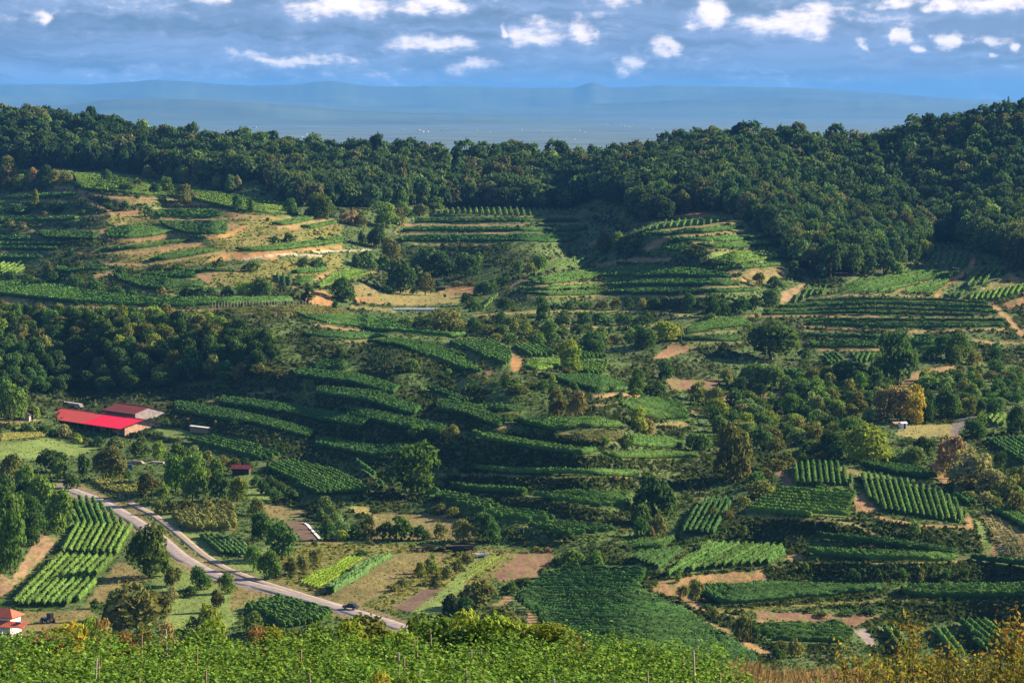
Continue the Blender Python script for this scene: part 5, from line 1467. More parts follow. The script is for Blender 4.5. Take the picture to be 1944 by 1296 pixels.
for (x, y, G) in scatter(vp('F', [(1540,760),(1944,700),(1944,860),(1750,840)]), 24, 6, rg):
    plant(x, y, rg.uniform(2.5, 5), rg.uniform(4, 7), rg.choice(list('oowg')), 'bush', group='scrub right of the knoll')
for (x, y, G) in scatter(vp('B', [(880,960),(1350,950),(1944,1030),(1944,1120),(1500,1110),(900,1080)]), 34, 7, rg):
    plant(x, y, rg.uniform(2.5, 5), rg.uniform(4, 7), rg.choice(list('oodgl')), 'bush', group='scrub on the middle terraces')
for (x, y, G) in scatter(vp('E', [(900,225),(1300,270),(1850,330),(1700,360),(1500,330),(1100,330)]), 16, 6, rg):
    plant(x, y, rg.uniform(2, 4), rg.uniform(4, 6), rg.choice(list('dogd')), 'bush', group='scrub on the middle terraces')

# the wooded bank behind the barn
for (x, y, G) in scatter(vp(*GROVE), 235, 7.0, rg):
    if x < -90: continue
    lowr = (y - 606) / 145
    kind = rg.choice(list('dddgooyfd')) if lowr < .5 else rg.choice(list('dddddo'))  # lower half gets darker kinds: its deep shade is put into the leaf colour
    hm = rg.uniform(7.5, 11.5) * (1 if lowr < .8 else .8)
    plant(x, min(y + 4, 752), hm, rg.uniform(7.5, 10.5), kind, rg.choice(['round', 'tall', 'round', 'airy']), name='grove_tree', group='trees of the wooded bank',
          label='%s tree crowded on the wooded bank behind the red-roofed barn' % LEAFNAME[kind])

# the forest of the ridge: the nearest trees as individuals, the rest as one wood
spots = []
for fi, (v, pts) in enumerate(FORESTS):
    poly = vp(v, pts)
    spots += [(x, y, G, fi) for (x, y, G) in scatter(poly, 4000, 9.2, rg) if y > ridge_row(x) + .5 and -120 < x < 2070]
spots.sort(key=lambda q: q[2][1] - (q[1] - ridge_row(q[0])) * 1.0)
FK = ['n', 'q', 'n', 'q', 'm', 'n', 'q', 'u', 'q', 'm', 'n']
where = ['on the long left ridge', 'on the wooded hill at right']
VV = []; FF = []; CV = []; off = 0; nind = 0
low = [crown_mesh(900 + k, ['tall', 'airy', 'round', 'round', 'wide', 'airy'][k], 720, .062) for k in range(6)]
visible = [q for q in spots if 0 <= q[0] <= 1944]
chosen = set(id(q) for q in visible[:300])
for q in spots:
    x, y, G, fi = q
    crest = y - ridge_row(x) < 14
    hm = rg.uniform(14, 21) * (1.0 if not crest else rg.uniform(.78, 1.1)); wm = rg.uniform(11, 18.5)
    if rg.random() < .13: kind_b = rg.choice(['u', 'm', 'm', 'g', 'n', 'l', 'n'])
    else: kind_b = None
    clump = fbm(np.array(G[0] / 60), np.array(G[1] / 60), 3, 3)
    kind = FK[int(np.clip(clump * 11 + rg.uniform(-4, 4), 0, 10))]
    if kind_b: kind = kind_b
    if x > 1850 and crest and rg.random() < .5:
        shape = 'cone'; kind = 'd'; wm *= .6; hm *= 1.1
    else:
        shape = rg.choice(['tall', 'round', 'airy', 'round', 'wide'])
    if id(q) in chosen:
        plant(x, y, hm, wm, kind, shape, name='forest_tree', group='trees of the ridge forest', Z=G, label='%s tree at the edge of the forest %s' % (LEAFNAME[kind], where[fi]))
        nind += 1
    else:
        V, F, C = low[rg.integers(6)] if shape != 'cone' else CROWNV['cone'][0]
        a = rg.uniform(0, 6.28); ca, sa = math.cos(a), math.sin(a)
        Vw = np.stack([(V[:, 0] * ca - V[:, 1] * sa) * wm + G[0], (V[:, 0] * sa + V[:, 1] * ca) * wm + G[1], V[:, 2] * hm + G[2]], 1)
        VV.append(Vw); FF.append(F + off); off += len(V)
        CV.append(C[:, None] * np.array(LEAF[kind])[None] * rg.uniform(.72, 1.3))
print('forest', len(spots), 'individual', nind, 'tris', 2 * sum(len(f) for f in FF))
fo = add_obj('forest', mk_mesh('forest', np.concatenate(VV), np.concatenate(FF), np.concatenate(CV), M_LEAFATTR))
tag(fo, 'dense mixed forest covering the ridge and the hill at right', 'forest', None, 'stuff')

# shrubs: the larger ones as individuals, the small rest as one mass of scrub
SHRUBS.sort(key=lambda q: -q[0])
VV = []; FF = []; CV = []; off = 0
lowb = [crown_mesh(700 + k, 'bush', 260, .10) for k in range(5)]
for i, (sz, px, py, p, hm, wm, kind, shape, var, rz, group) in enumerate(SHRUBS):
    if i < 285:
        o = add_obj('shrub', crown_data(shape, var, kind))
        o.location = (p[0], p[1], p[2] - .04 * hm); o.scale = (wm, wm, hm); o.rotation_euler = (0, 0, rz)
        tag(o, 'shrub', 'shrub', group or 'shrubs of the valley')
        size = 'big' if hm > 6 else ('medium' if hm > 3.6 else 'small')
        want_label(o, '%s %s shrub' % (size, LEAFNAME[kind]), px, py)
    else:
        V, F, C = lowb[i % 5]
        ca, sa = math.cos(rz), math.sin(rz)
        VV.append(np.stack([(V[:, 0] * ca - V[:, 1] * sa) * wm + p[0], (V[:, 0] * sa + V[:, 1] * ca) * wm + p[1], V[:, 2] * hm + p[2] - .03 * hm], 1))
        FF.append(F + off); off += len(V)
        CV.append(C[:, None] * np.array(LEAF[kind])[None] * rg.uniform(.75, 1.25))
# loose scrub on the uncultivated banks
SC = (CLS == CK.index('scrub')) | ((CLS == CK.index('grass')) & (rng.random(CLS.shape) < .35)) | ((CLS == CK.index('dryg')) & (rng.random(CLS.shape) < .5))
cand = rng.integers(0, SC.size, 60000)
cand = cand[SC.ravel()[cand]]
cand = cand[MY.ravel()[cand] > ridge_row(MX.ravel()[cand]) + 6]
cand = cand[(MX.ravel()[cand] > -150) & (MX.ravel()[cand] < 2095) & (MY.ravel()[cand] < 1290)]
dens_ = fbm(MX.ravel()[cand] / 34, MY.ravel()[cand] / 14, 61, 3)
cand = cand[dens_ + rng.uniform(-.2, .2, len(cand)) > .50][:4000]
lowc = [crown_mesh(760 + k, 'bush', 44, .22) for k in range(6)]
GPS = ground(MX.ravel()[cand], MY.ravel()[cand])
for i in range(len(cand)):
    V, F, C = lowc[i % 6]
    p = GPS[i]; wm = rg.uniform(1.0, 3.2) * (p[1] / 1100) ** .5; hm = wm * rg.uniform(.28, .5)
    kind = 'ddgoodlob'[rg.integers(9)]
    VV.append(np.stack([V[:, 0] * wm + p[0], V[:, 1] * wm + p[1], V[:, 2] * hm + p[2] - .05], 1))
    FF.append(F + off); off += len(V)
    CV.append(C[:, None] * np.array(LEAF[kind])[None] * rg.uniform(.45, .95))
print('scrub', len(cand), 'shrubs', len(SHRUBS), 'tris', 2 * sum(len(f) for f in FF))
tag(add_obj('scrub', mk_mesh('scrub', np.concatenate(VV), np.concatenate(FF), np.concatenate(CV), M_LEAFATTR)), 'low scrub overgrowing the terrace banks', 'scrub', None, 'stuff')

# grass tufts: blades standing on every unploughed surface
keep = np.isin(CLS, [CK.index(k) for k in ('grass', 'meadow', 'dry', 'dryg', 'straw', 'scrub', 'vine')])
cand = rng.integers(0, keep.size, 260000)
cand = cand[keep.ravel()[cand]]
mx_ = MX.ravel()[cand] + rng.uniform(-1, 1, len(cand)); my_ = MY.ravel()[cand] + rng.uniform(-1, 1, len(cand))
ok = (mx_ > -150) & (mx_ < 2095) & (my_ < 1290) & (my_ > ridge_row(mx_) + 6)
mx_, my_, cand = mx_[ok], my_[ok], cand[ok]
P = ground(mx_, my_)
n = len(P)
cl = CC[CLS.ravel()[cand]]
hgt = rng.uniform(.25, .8, n) * (P[:, 1] / 1000) ** .6 * np.where(np.isin(CLS.ravel()[cand], [CK.index('scrub')]), 1.5, np.where(np.isin(CLS.ravel()[cand], [CK.index('meadow'), CK.index('vine'), CK.index('straw'), CK.index('dry')]), .5, 1.0))
th = rng.uniform(0, 2 * np.pi, n)
wv2 = np.stack([np.cos(th), np.sin(th), np.zeros(n)], 1) * (hgt * rng.uniform(.6, 1.3, n))[:, None]
lean = np.concatenate([rng.normal(scale=.35, size=(n, 2)) * hgt[:, None], hgt[:, None]], 1)
P[:, 2] -= .06
V = np.stack([P - wv2, P + wv2, P + lean + wv2 * .25, P + lean - wv2 * .4], 1).reshape(-1, 3)
F = np.arange(4 * n).reshape(n, 4)
tint = rng.uniform(.72, 1.25, (n, 1)) * (1 + rng.normal(scale=.08, size=(n, 3)))
CVt = np.repeat(np.clip(cl * tint, 0, 1), 4, 0)
print('tufts', n)
tag(add_obj('grass', mk_mesh('grass', V, F, CVt, M_LEAFATTR)), 'rough grass and weeds between the fields', 'grass', None, 'stuff')
# ------------------------------------------------------------------ buildings and small things
class MB:
    """collects boxes, panels and tubes into one mesh"""
    def __init__(self):
        self.V = []; self.F = []

    def poly(self, pts, thick=0.0, up=(0, 0, 1)):
        """flat polygon given thickness along up"""
        o = len(self.V); n = len(pts); up = Vector(up)
        self.V += [tuple(Vector(p)) for p in pts] + [tuple(Vector(p) - up * thick) for p in pts]
        self.F.append(tuple(range(o, o + n))); self.F.append(tuple(range(o + 2 * n - 1, o + n - 1, -1)))
        for i in range(n):
            j = (i + 1) % n
            self.F.append((o + i, o + n + i, o + n + j, o + j))
        return self

    def box(self, x0, x1, y0, y1, z0, z1):
        return self.poly([(x0, y0, z1), (x1, y0, z1), (x1, y1, z1), (x0, y1, z1)], z1 - z0)

    def tube(self, a, b, r0, r1=None, k=8):
        r1 = r0 if r1 is None else r1
        a = Vector(a); b = Vector(b); d = (b - a).normalized()
        s = d.orthogonal().normalized(); t = d.cross(s)
        o = len(self.V)
        for p, r in ((a, r0), (b, r1)):
            for i in range(k):
                an = 2 * math.pi * i / k
                self.V.append(tuple(p + s * (math.cos(an) * r) + t * (math.sin(an) * r)))
        for i in range(k):
            self.F.append((o + i, o + (i + 1) % k, o + k + (i + 1) % k, o + k + i))
        self.F.append(tuple(o + k - 1 - i for i in range(k))); self.F.append(tuple(o + k + i for i in range(k)))
        return self

    def build(self, name, mat, parent=None, bevel=0.0):
        me = bpy.data.meshes.new(name)
        me.from_pydata(self.V, [], self.F)
        me.materials.append(mat)
        me.update()
        return add_obj(name, me, parent)


def plank_mat(name, base, scale=6.0, amount=.35):
    m, b = new_mat(name)
    tcn = b.n('ShaderNodeTexCoord')
    mp = b.vmath('MULTIPLY', tcn.outputs['Object'], (1, 1, .06))
    nz = b.noise(mp, scale, 3, .6)
    n2 = b.noise(tcn.outputs['Object'], .6, 4, .6)
    f = b.math('MULTIPLY', b.mapr(nz, .3, .7, 1 - amount, 1 + amount, False), b.mapr(n2, .3, .7, .8, 1.2, False))
    rgb = b.n('ShaderNodeRGB'); rgb.outputs[0].default_value = (*base, 1)
    vm = b.n('ShaderNodeVectorMath', operation='SCALE')
    b.link(rgb.outputs[0], vm.inputs[0]); b.link(f, vm.inputs[3])
    p = b.n('ShaderNodeBsdfPrincipled'); p.inputs['Roughness'].default_value = .9; p.inputs['Specular IOR Level'].default_value = .1
    b.link(vm.outputs[0], p.inputs['Base Color'])
    out(b, p.outputs[0])
    return m


M_RED = surf_mat('faded_red_sheet', (.47, .062, .050), .55, .5, .18, .3)
M_CRIM = surf_mat('new_crimson_sheet', (.72, .006, .050), .45, .4, .08, .3)
M_DKRED = surf_mat('weathered_red_sheet', (.17, .038, .038), .7, .5, .25, .2)
M_PINKW = plank_mat('tan_timber', (.56, .38, .28))
M_BRNW = plank_mat('brown_timber', (.32, .20, .15))
M_GREYW = plank_mat('grey_timber', (.36, .335, .35))
M_DARK = surf_mat('dark_opening', (.03, .028, .03), .9, 1.0, .3)
M_WHITE = surf_mat('white_plaster', (.80, .78, .74), .8, 1.5, .08)
M_TILE = surf_mat('red_tiles', (.42, .10, .06), .8, 3.0, .3)
M_WOOD = surf_mat('cut_wood', (.30, .22, .15), .9, 4.0, .4)
M_BLKWOOD = surf_mat('dark_old_wood', (.045, .038, .042), .95, 3.0, .5)
M_FOIL = surf_mat('white_foil', (.78, .76, .72), .5, 2.0, .1, .4)
M_BLUE = surf_mat('blue_grey_plastic', (.09, .15, .26), .6, 2.0, .15)
M_POST = surf_mat('pale_post', (.52, .46, .38), .85, 3.0, .25)
M_POLE = surf_mat('pole_wood', (.26, .20, .14), .9, 3.0, .25)
M_TYRE = surf_mat('tyre_rubber', (.02, .02, .02), .85)
M_CAR = surf_mat('dark_car_paint', (.03, .035, .045), .25, None, 0, .5)
M_GLASS = surf_mat('car_glass', (.015, .02, .025), .08, None, 0, .5)
M_GREEN = surf_mat('green_machine_paint', (.04, .13, .05), .4)
M_STEEL = surf_mat('grey_steel', (.35, .35, .36), .5, 2.0, .15, .4)


def at_photo(px, py):
    return tuple(float(q) for q in ground(px, py))


AXIS = math.atan2(.73, -.68)


def hall(name, label, loc, length, width, eave, rise, over, wall_m, gable_m, roof_split, roof_m, open_front):
    """gabled hall: x runs along the ridge from the near gable, y across from the front to the back (to -y locally)"""
    r = thing(name, label, 'barn', loc, AXIS)
    z0 = -1.6
    # local y: positive is to the left of the axis, so the back of the hall is at negative y
    MB().box(.12, length - .12, -.14, 0, z0, eave).build('front_wall', wall_m, r)
    MB().box(.12, length - .12, -width, -width + .14, z0, eave).build('back_wall', wall_m, r)
    for x in (0, length - .12):
        MB().poly([(x + .12, 0, z0), (x + .12, 0, eave), (x + .12, -width / 2, eave + rise), (x + .12, -width, eave), (x + .12, -width, z0)], .12, (1, 0, 0)).build('gable_wall', gable_m, r)
    sl = rise / (width / 2)
    fz = lambda y: eave + .16 + rise - abs(y + width / 2) * sl
    a = -1.0
    for (x0, x1, m) in roof_split:
        p = MB().poly([(x0, -width / 2, fz(-width / 2)), (x1, -width / 2, fz(-width / 2)), (x1, over, fz(over)), (x0, over, fz(over))], .10).build('roof_panel', m, r)
        q = MB()
        nr = int((x1 - x0) / .8)
        for k in range(nr + 1):
            xx = x0 + (x1 - x0 - .06) * k / max(nr, 1)
            q.poly([(xx, -width / 2, fz(-width / 2) + .045), (xx + .06, -width / 2, fz(-width / 2) + .045), (xx + .06, over, fz(over) + .045), (xx, over, fz(over) + .045)], .04)
        q.build('roof_ribs', m, p)
    MB().poly([(roof_split[0][0], -width - .8, fz(-width - .8)), (roof_split[-1][1], -width - .8, fz(-width - .8)), (roof_split[-1][1], -width / 2, fz(-width / 2)), (roof_split[0][0], -width / 2, fz(-width / 2))], .10).build('roof_panel', roof_m, r)
    MB().box(roof_split[0][0], roof_split[-1][1], -width / 2 - .18, -width / 2 + .18, fz(-width / 2) + .03, fz(-width / 2) + .10).build('ridge_cap', roof_m, r)
    MB().box(roof_split[0][0], roof_split[-1][1], over - .02, over + .10, fz(over) - .22, fz(over) - .04).build('gutter', roof_m, r)
    if open_front:
        for x in np.arange(1.0, length, 5.6):
            MB().box(x, x + .22, over - .5, over - .28, z0, fz(over) - .13).build('post', M_BRNW, r)
        for x in np.arange(9.0, length - 6, 11.2):
            MB().box(x, x + 4.2, .01, .05, -.4, 2.7).build('doorway', M_DARK, r)
        MB().box(.8, 3.0, .012, .06, -.2, 2.4).build('door', M_BLUE, r)
    return r


hb = hall('barn', 'long timber barn with a red and bright crimson sheet roof', at_photo(237, 829), 60, 18.0, 4.1, 2.2, 3.0, M_BRNW, M_PINKW,
          [(-1.0, 26, M_CRIM), (26, 61, M_RED)], M_DKRED, True)
MB().box(-.02, -.006, -17.6, -16.9, -.5, 3.9).build('corner_post', M_POST, hb)
hb2 = hall('barn', 'grey timber barn with a weathered red roof behind the long barn', at_photo(257, 805), 21, 14.5, 4.4, 2.0, 1.2, M_BRNW, M_GREYW, [(-.3, 22, M_DKRED)], M_DKRED, False)
MB().box(-.03, -.008, -13.4, -11.2, -.4, 1.6).build('white_door', M_WHITE, hb2)
for k in range(4):
    MB().box(3 + 4.6 * k, 6.2 + 4.6 * k, .01, .05, .3, 2.4).build('shutter', M_DARK, hb2)
# stacked timber behind the long barn
pp = at_photo(135, 770)
r = thing('timber_stack', 'pale stacked boards lying behind the long barn roof', 'timber', pp, AXIS)
for k in range(4):
    MB().box(-8 + .3 * k, 8 - .5 * k, -.9, .9, .1 + .34 * k, .40 + .34 * k).build('board_layer', M_GREYW, r)


def hut(name, label, cat, loc, rz, L, Wd, H, rise, wm, rm, over=.35, door=True, opening=None):
    r = thing(name, label, cat, loc, rz)
    MB().box(-L / 2, L / 2, -Wd / 2, -Wd / 2 + .1, -.8, H).build('wall', wm, r)
    MB().box(-L / 2, L / 2, Wd / 2 - .1, Wd / 2, -.8, H).build('wall', wm, r)
    for s in (-1, 1):
        x = s * (L / 2 - .003)
        MB().poly([(x, -Wd / 2 + .1, -.8), (x, Wd / 2 - .1, -.8), (x, Wd / 2 - .1, H), (x, 0, H + rise), (x, -Wd / 2 + .1, H)], .1 * s, (1, 0, 0)).build('gable_wall', wm, r)
    sl = rise / (Wd / 2)
    for s in (-1, 1):
        e = s * (Wd / 2 + over)
        pts = [(-L / 2 - over, 0, H + rise + .12), (L / 2 + over, 0, H + rise + .12), (L / 2 + over, e, H + .12 - over * sl), (-L / 2 - over, e, H + .12 - over * sl)]
        MB().poly(pts if s < 0 else pts[::-1], .08).build('roof_panel', rm, r)
    if door:
        MB().box(-.45, .45, -Wd / 2 - .04, -Wd / 2 - .005, -.2, 1.9).build('door', opening or M_DARK, r)
    return r


hut('garden_shed', 'small open shed with a dark red roof beside the vineyard corner', 'shed', at_photo(459, 899), -.12, 6.0, 4.2, 2.2, .9, M_BLKWOOD, surf_mat('dark_red_roof', (.12, .022, .030), .7, 1.0, .2), .6)
hut('cottage', 'little gabled cottage half hidden left of the long barn', 'cottage', at_photo(53, 797), 1.2, 5.0, 4.2, 2.4, 1.5, M_GREYW, M_DARK, .4)
h1 = hut('white_hut', 'little white hut on the yellow meadow', 'hut', at_photo(1714, 813), .5, 2.6, 2.2, 2.0, .45, M_WHITE, M_WHITE, .12)
r = thing('lean_to', 'low brown lean-to left of the white hut', 'shed', at_photo(1703, 811), .35)
MB().poly([(-1.6, -1.2, 1.5), (1.6, -1.2, 1.5), (1.6, 1.2, 2.1), (-1.6, 1.2, 2.1)], .1).build('roof', M_BRNW, r)
for x in (-1.5, 1.4):
    for y in (-1.1, 1.0):
        MB().box(x, x + .1, y, y + .1, -.3, 1.55 if y < 0 else 1.95).build('post', M_BRNW, r)
MB().box(-1.5, 1.5, .95, 1.0, -.3, 1.8).build('back_wall', M_BRNW, r)
r = thing('rack', 'pinkish wooden rack with two posts left of the white hut', 'rack', at_photo(1686, 815), .3)
for x in (-.8, .8):
    MB().box(x - .06, x + .06, -.06, .06, -.3, 1.6).build('post', M_PINKW, r)
for z in (.3, .8):
    MB().box(-.74, .74, -.04, .04, z, z + .25).build('rail', M_PINKW, r)

# house at the lower left
hx = at_photo(12, 1199); hx = (hx[0], hx[1], hx[2] + .6)
r = thing('house', 'white house with a red tiled roof at the lower left edge', 'house', hx, -.35)
MB().box(-4.2, 2.6, -2.4, -2.2, -1, 3.9).build('wall', M_WHITE, r)
MB().box(-4.2, 2.6, 2.2, 2.4, -1, 3.9).build('wall', M_WHITE, r)
MB().box(-4.2, -4.0, -2.2, 2.2, -1, 3.9).build('wall', M_WHITE, r)
MB().box(2.4, 2.6, -2.2, 2.2, -1, 3.9).build('wall', M_WHITE, r)
rf = MB().poly([(-5, -3.1, 3.6), (3.5, -3.1, 3.6), (1.2, 0, 5.2), (-2.6, 0, 5.2)], .12)
rf.poly([(3.5, -3.1, 3.6), (3.5, 3.1, 3.6), (1.2, 0, 5.2)], .12).poly([(3.5, 3.1, 3.6), (-5, 3.1, 3.6), (-2.6, 0, 5.2), (1.2, 0, 5.2)], .12).poly([(-5, 3.1, 3.6), (-5, -3.1, 3.6), (-2.6, 0, 5.2)], .12)
rf = rf.build('roof', M_TILE, r)
for xx in (-2.8, -.6):
    w_ = MB().box(xx, xx + .9, -2.44, -2.40, 1.4, 2.7).build('window', M_WHITE, r)
    MB().box(xx + .08, xx + .82, -2.47, -2.445, 1.48, 2.62).build('pane', M_GLASS, w_)
MB().poly([(-1, -5.6, 1.7), (7.4, -5.2, 1.7), (7.0, -1.2, 2.7), (2.7, -2.46, 2.7), (-1, -2.46, 2.7)], .1).build('porch_roof', M_TILE, r)
MB().box(4.6, 6.0, -3.4, -2.4, 2.55, 2.66).build('roof_window', M_BLUE, r)
for xx in (-.6, 1.8, 4.4, 7.0):
    MB().box(xx, xx + .16, -5.2, -5.04, -1, 1.68).build('porch_post', M_WHITE, r)
# dark cart and heap right of the house
r = thing('tractor', 'dark tractor parked right of the white house', 'tractor', at_photo(89, 1182), -.5)
MB().box(-1.6, .5, -.55, .55, .6, 1.35).build('bonnet', M_CAR, r)
MB().box(.4, 1.7, -.75, .75, .7, 1.2).build('chassis', M_CAR, r)
cb = MB().box(.45, 1.6, -.7, .7, 1.22, 2.5).build('cab', M_GLASS, r)
MB().box(.35, 1.7, -.8, .8, 2.52, 2.62).build('cab_roof', M_DARK, cb)
for x, rr in ((1.2, .75), (-1.1, .48)):
    for y in (-.95, .68):
        w_ = MB().tube((x, y, rr), (x, y + .3, rr), rr, rr, 14).build('wheel', M_TYRE, r)
        MB().tube((x, y - .01, rr), (x, y + .31, rr), rr * .5, rr * .5, 10).build('rim', M_STEEL, w_)

# open plastic tunnel in the middle distance
tp = at_photo(790, 590)
r = thing('plastic_tunnel', 'long low plastic tunnel with a shining white top by the dry field', 'tunnel', tp, .0)
R_ = 11.6
for k in range(6):
    a0, a1 = math.pi * k / 6, math.pi * (k + 1) / 6
    MB().poly([(-R_, math.cos(a0) * 1.3, math.sin(a0) * 1.35), (R_, math.cos(a0) * 1.3, math.sin(a0) * 1.35), (R_, math.cos(a1) * 1.3, math.sin(a1) * 1.35), (-R_, math.cos(a1) * 1.3, math.sin(a1) * 1.35)],
              .05, (0, 0, 1)).build('cover_strip', M_FOIL if 0 < k < 5 else M_GREYW, r)
for k in range(8):
    x = -R_ + .1 + k * (2 * R_ - .2) / 7
    hp = MB()
    for q in range(6):
        a0, a1 = math.pi * q / 6, math.pi * (q + 1) / 6
        hp.tube((x, math.cos(a0) * 1.36, math.sin(a0) * 1.41), (x, math.cos(a1) * 1.36, math.sin(a1) * 1.41), .04, .04, 5)
    hp.build('hoop', M_STEEL, r)

# row of white end posts
for k in range(34):
    f = k / 33
    px = 403 + (598 - 403) * f; py = 586 + (580.5 - 586) * f - 3.5 * math.sin(f * math.pi)
    p = at_photo(px, py)
    o = MB().box(-.13, .13, -.13, .13, -.3, 2.5 + .25 * random.random()).build('vineyard_post', M_POST)
    o.location = p; o.rotation_euler = (random.uniform(-.05, .05), random.uniform(-.06, .06), 0)
    tag(o, 'pale end post in the long white post row above the brown plot', 'post', 'white posts of the young vineyard')
# stakes of the small young plot
for (px, py, G) in scatter(vp('E', [(1420,560),(1600,535),(1740,550),(1750,595),(1600,588)]), 26, 3.0, rg):
    o = MB().box(-.05, .05, -.05, .05, -.2, 1.9).build('stake', M_POST)
    o.location = tuple(G)
    tag(o, 'thin pale stake in the small young plot on the middle terrace', 'stake', 'stakes of the young plot')
# tall pole and small marker
p = at_photo(1293, 651)
r = thing('utility_pole', 'tall wooden pole standing alone on the terrace edge', 'pole', p)
MB().tube((0, 0, -.5), (0, 0, 8.6), .16, .11, 8).build('pole', M_POLE, r)
MB().box(-.8, .8, -.06, .06, 7.8, 7.95).build('crossarm', M_POLE, r)
p = at_photo(626, 620)
r = thing('marker_post', 'short post with a white cap by the terrace path', 'post', p)
MB().tube((0, 0, -.2), (0, 0, 1.6), .09, .09, 6).build('post', M_GREYW, r)
MB().tube((0, 0, 1.61), (0, 0, 2.3), .22, .16, 8).build('cap', M_FOIL, r)
p = at_photo(228, 951)
r = thing('roadside_post', 'thin grey roadside post by the upper road bend', 'post', p)
MB().tube((0, 0, -.2), (0, 0, 2.2), .07, .07, 6).build('post', M_STEEL, r)
MB().box(-.22, .22, -.03, .03, 2.21, 2.6).build('plate', M_STEEL, r)

# covered log stack behind the vineyard edge
p = at_photo(381, 822)
r = thing('log_stack', 'long log stack under pale covers right of the barns', 'log stack', p, -.75)
for row in range(4):
    for k in range(14):
        o = MB().tube((-5.2 + k * .78 + .39 * (row % 2), -1.0, .34 + row * .6), (-5.2 + k * .78 + .39 * (row % 2), 1.0, .34 + row * .6), .36, .36, 8).build('log', M_WOOD, r)
for k, (x0, x1) in enumerate(((-5.6, -3.6), (-3.4, 1.6), (1.9, 5.6))):
    MB().poly([(x0, -1.2, 2.62), (x1, -1.2, 2.62), (x1, 0, 2.85), (x0, 0, 2.85)], .06).poly([(x0, 0, 2.85), (x1, 0, 2.85), (x1, 1.2, 2.62), (x0, 1.2, 2.62)], .06).build('cover_sheet', M_FOIL, r)

# dark wood pile along the field edge
p = at_photo(841, 1046)
r = thing('wood_pile', 'long pile of dark old wood along the upper field edge', 'wood pile', p, .06)
for k in range(90):
    x = random.uniform(-9, 9); z = random.uniform(.1, 1.5 + .5 * math.sin(x)); a = random.uniform(-.4, .4); l = random.uniform(.8, 1.7)
    y = random.uniform(-.8, .8)
    MB().tube((x - l * math.cos(a), y - l * math.sin(a), z), (x + l * math.cos(a), y + l * math.sin(a), z + random.uniform(-.25, .25)), random.uniform(.12, .22), .1, 6).build('log', M_BLKWOOD if k % 9 else M_WOOD, r)
MB().box(2.5, 8.8, -.5, .6, .02, 1.7).build('covered_heap', M_BLKWOOD, r)

# trailer on the field
p = at_photo(915, 1058)
r = thing('trailer', 'small white trailer at the top of the mown field', 'trailer', p, .35)
bd = MB().box(-1.9, 1.9, -.9, .9, .62, .74).build('bed', M_STEEL, r)
for y in (-.9, .84):
    MB().box(-1.9, 1.9, y, y + .06, .745, 1.25).build('side_panel', M_WHITE, r)
for x in (-1.9, 1.84):
    MB().box(x, x + .06, -.835, .835, .745, 1.25).build('end_panel', M_WHITE, r)
MB().box(-3.0, -1.92, -.05, .05, .5, .6).build('drawbar', M_STEEL, r)
for x in (-.5, .5):
    for y in (-1.12, .92):
        w_ = MB().tube((x, y, .36), (x, y + .2, .36), .36, .36, 12).build('wheel', M_TYRE, r)
        MB().tube((x, y - .01, .36), (x, y + .21, .36), .18, .18, 8).build('rim', M_STEEL, w_)

# garden things near the big tree: boards, blue tank
p = at_photo(262, 880)
r = thing('board_pile', 'low pile of pale boards beside the blue tank', 'timber', p, -.6)
for k in range(5):
    MB().box(-4 + k * .35, 3.4 - k * .4, -.8 + .1 * k, .7, .1 + .22 * k, .28 + .22 * k).build('board', M_POST if k % 2 else M_WOOD, r)
p = at_photo(298, 879)
r = thing('board_pile', 'thin pale boards leaning in the grass right of the pile', 'timber', p, -.5)
for k in range(3):
    MB().box(-3.4 + k * .5, 3.2, -.5 + .05 * k, .4, .1 + .2 * k, .26 + .2 * k).build('board', M_POST, r)
p = at_photo(246, 891)
r = thing('water_tank', 'blue-grey water tank by the garden trees', 'tank', p, .4)
MB().box(-.8, .8, -.7, .7, .15, 2.0).build('tank', M_BLUE, r)
MB().box(-.85, .85, -.75, .75, -.2, .14).build('pallet', M_WOOD, r)
MB().tube((0, 0, 2.0), (0, 0, 2.12), .25, .25, 10).build('lid', M_DARK, r)
# white foil strip on the dark bed
V0 = np.array([at_photo(*q) for q in vp('D', [(1722, 935), (1745, 945), (1780, 985), (1820, 1030)])])
q = MB()
for a, b_ in zip(V0[:-1], V0[1:]):
    q.poly([(a[0] - .5, a[1], a[2] + .25), (b_[0] - .4, b_[1], b_[2] + .25), (b_[0] + .3, b_[1], b_[2] + .25), (a[0] + .4, a[1], a[2] + .25)], .08)
tag(q.build('foil_strip', M_FOIL), 'white foil strip lying along the dark garden bed', 'foil')

# vehicles
def car(loc, rz, label, name, paint):
    r = thing(name, label, 'car', loc, rz)
    MB().poly([(-2.1, -.85, .95), (2.1, -.85, .85), (2.1, .85, .85), (-2.1, .85, .95)], .55).build('body', paint, r)
    c = MB()
    c.V = [(-1.5, -.8, .96), (1.1, -.8, .93), (1.1, .8, .93), (-1.5, .8, .96), (-1.1, -.65, 1.48), (.4, -.65, 1.48), (.4, .65, 1.48), (-1.1, .65, 1.48)]
    c.F = [(0, 1, 5, 4), (1, 2, 6, 5), (2, 3, 7, 6), (3, 0, 4, 7), (4, 5, 6, 7), (3, 2, 1, 0)]
    cb = c.build('cabin', M_GLASS, r)
    MB().box(-1.05, .35, -.62, .62, 1.485, 1.53).build('roof', paint, cb)
    for x in (-1.3, 1.3):
        for y in (-.9, .7):
            w_ = MB().tube((x, y, .33), (x, y + .2, .33), .33, .33, 12).build('wheel', M_TYRE, r)
            MB().tube((x, y - .01, .33), (x, y + .21, .33), .18, .18, 8).build('rim', M_STEEL, w_)
    for y in (-.6, .45):
        MB().box(2.1, 2.13, y, y + .2, .62, .76).build('headlight', M_FOIL, r)
    return r


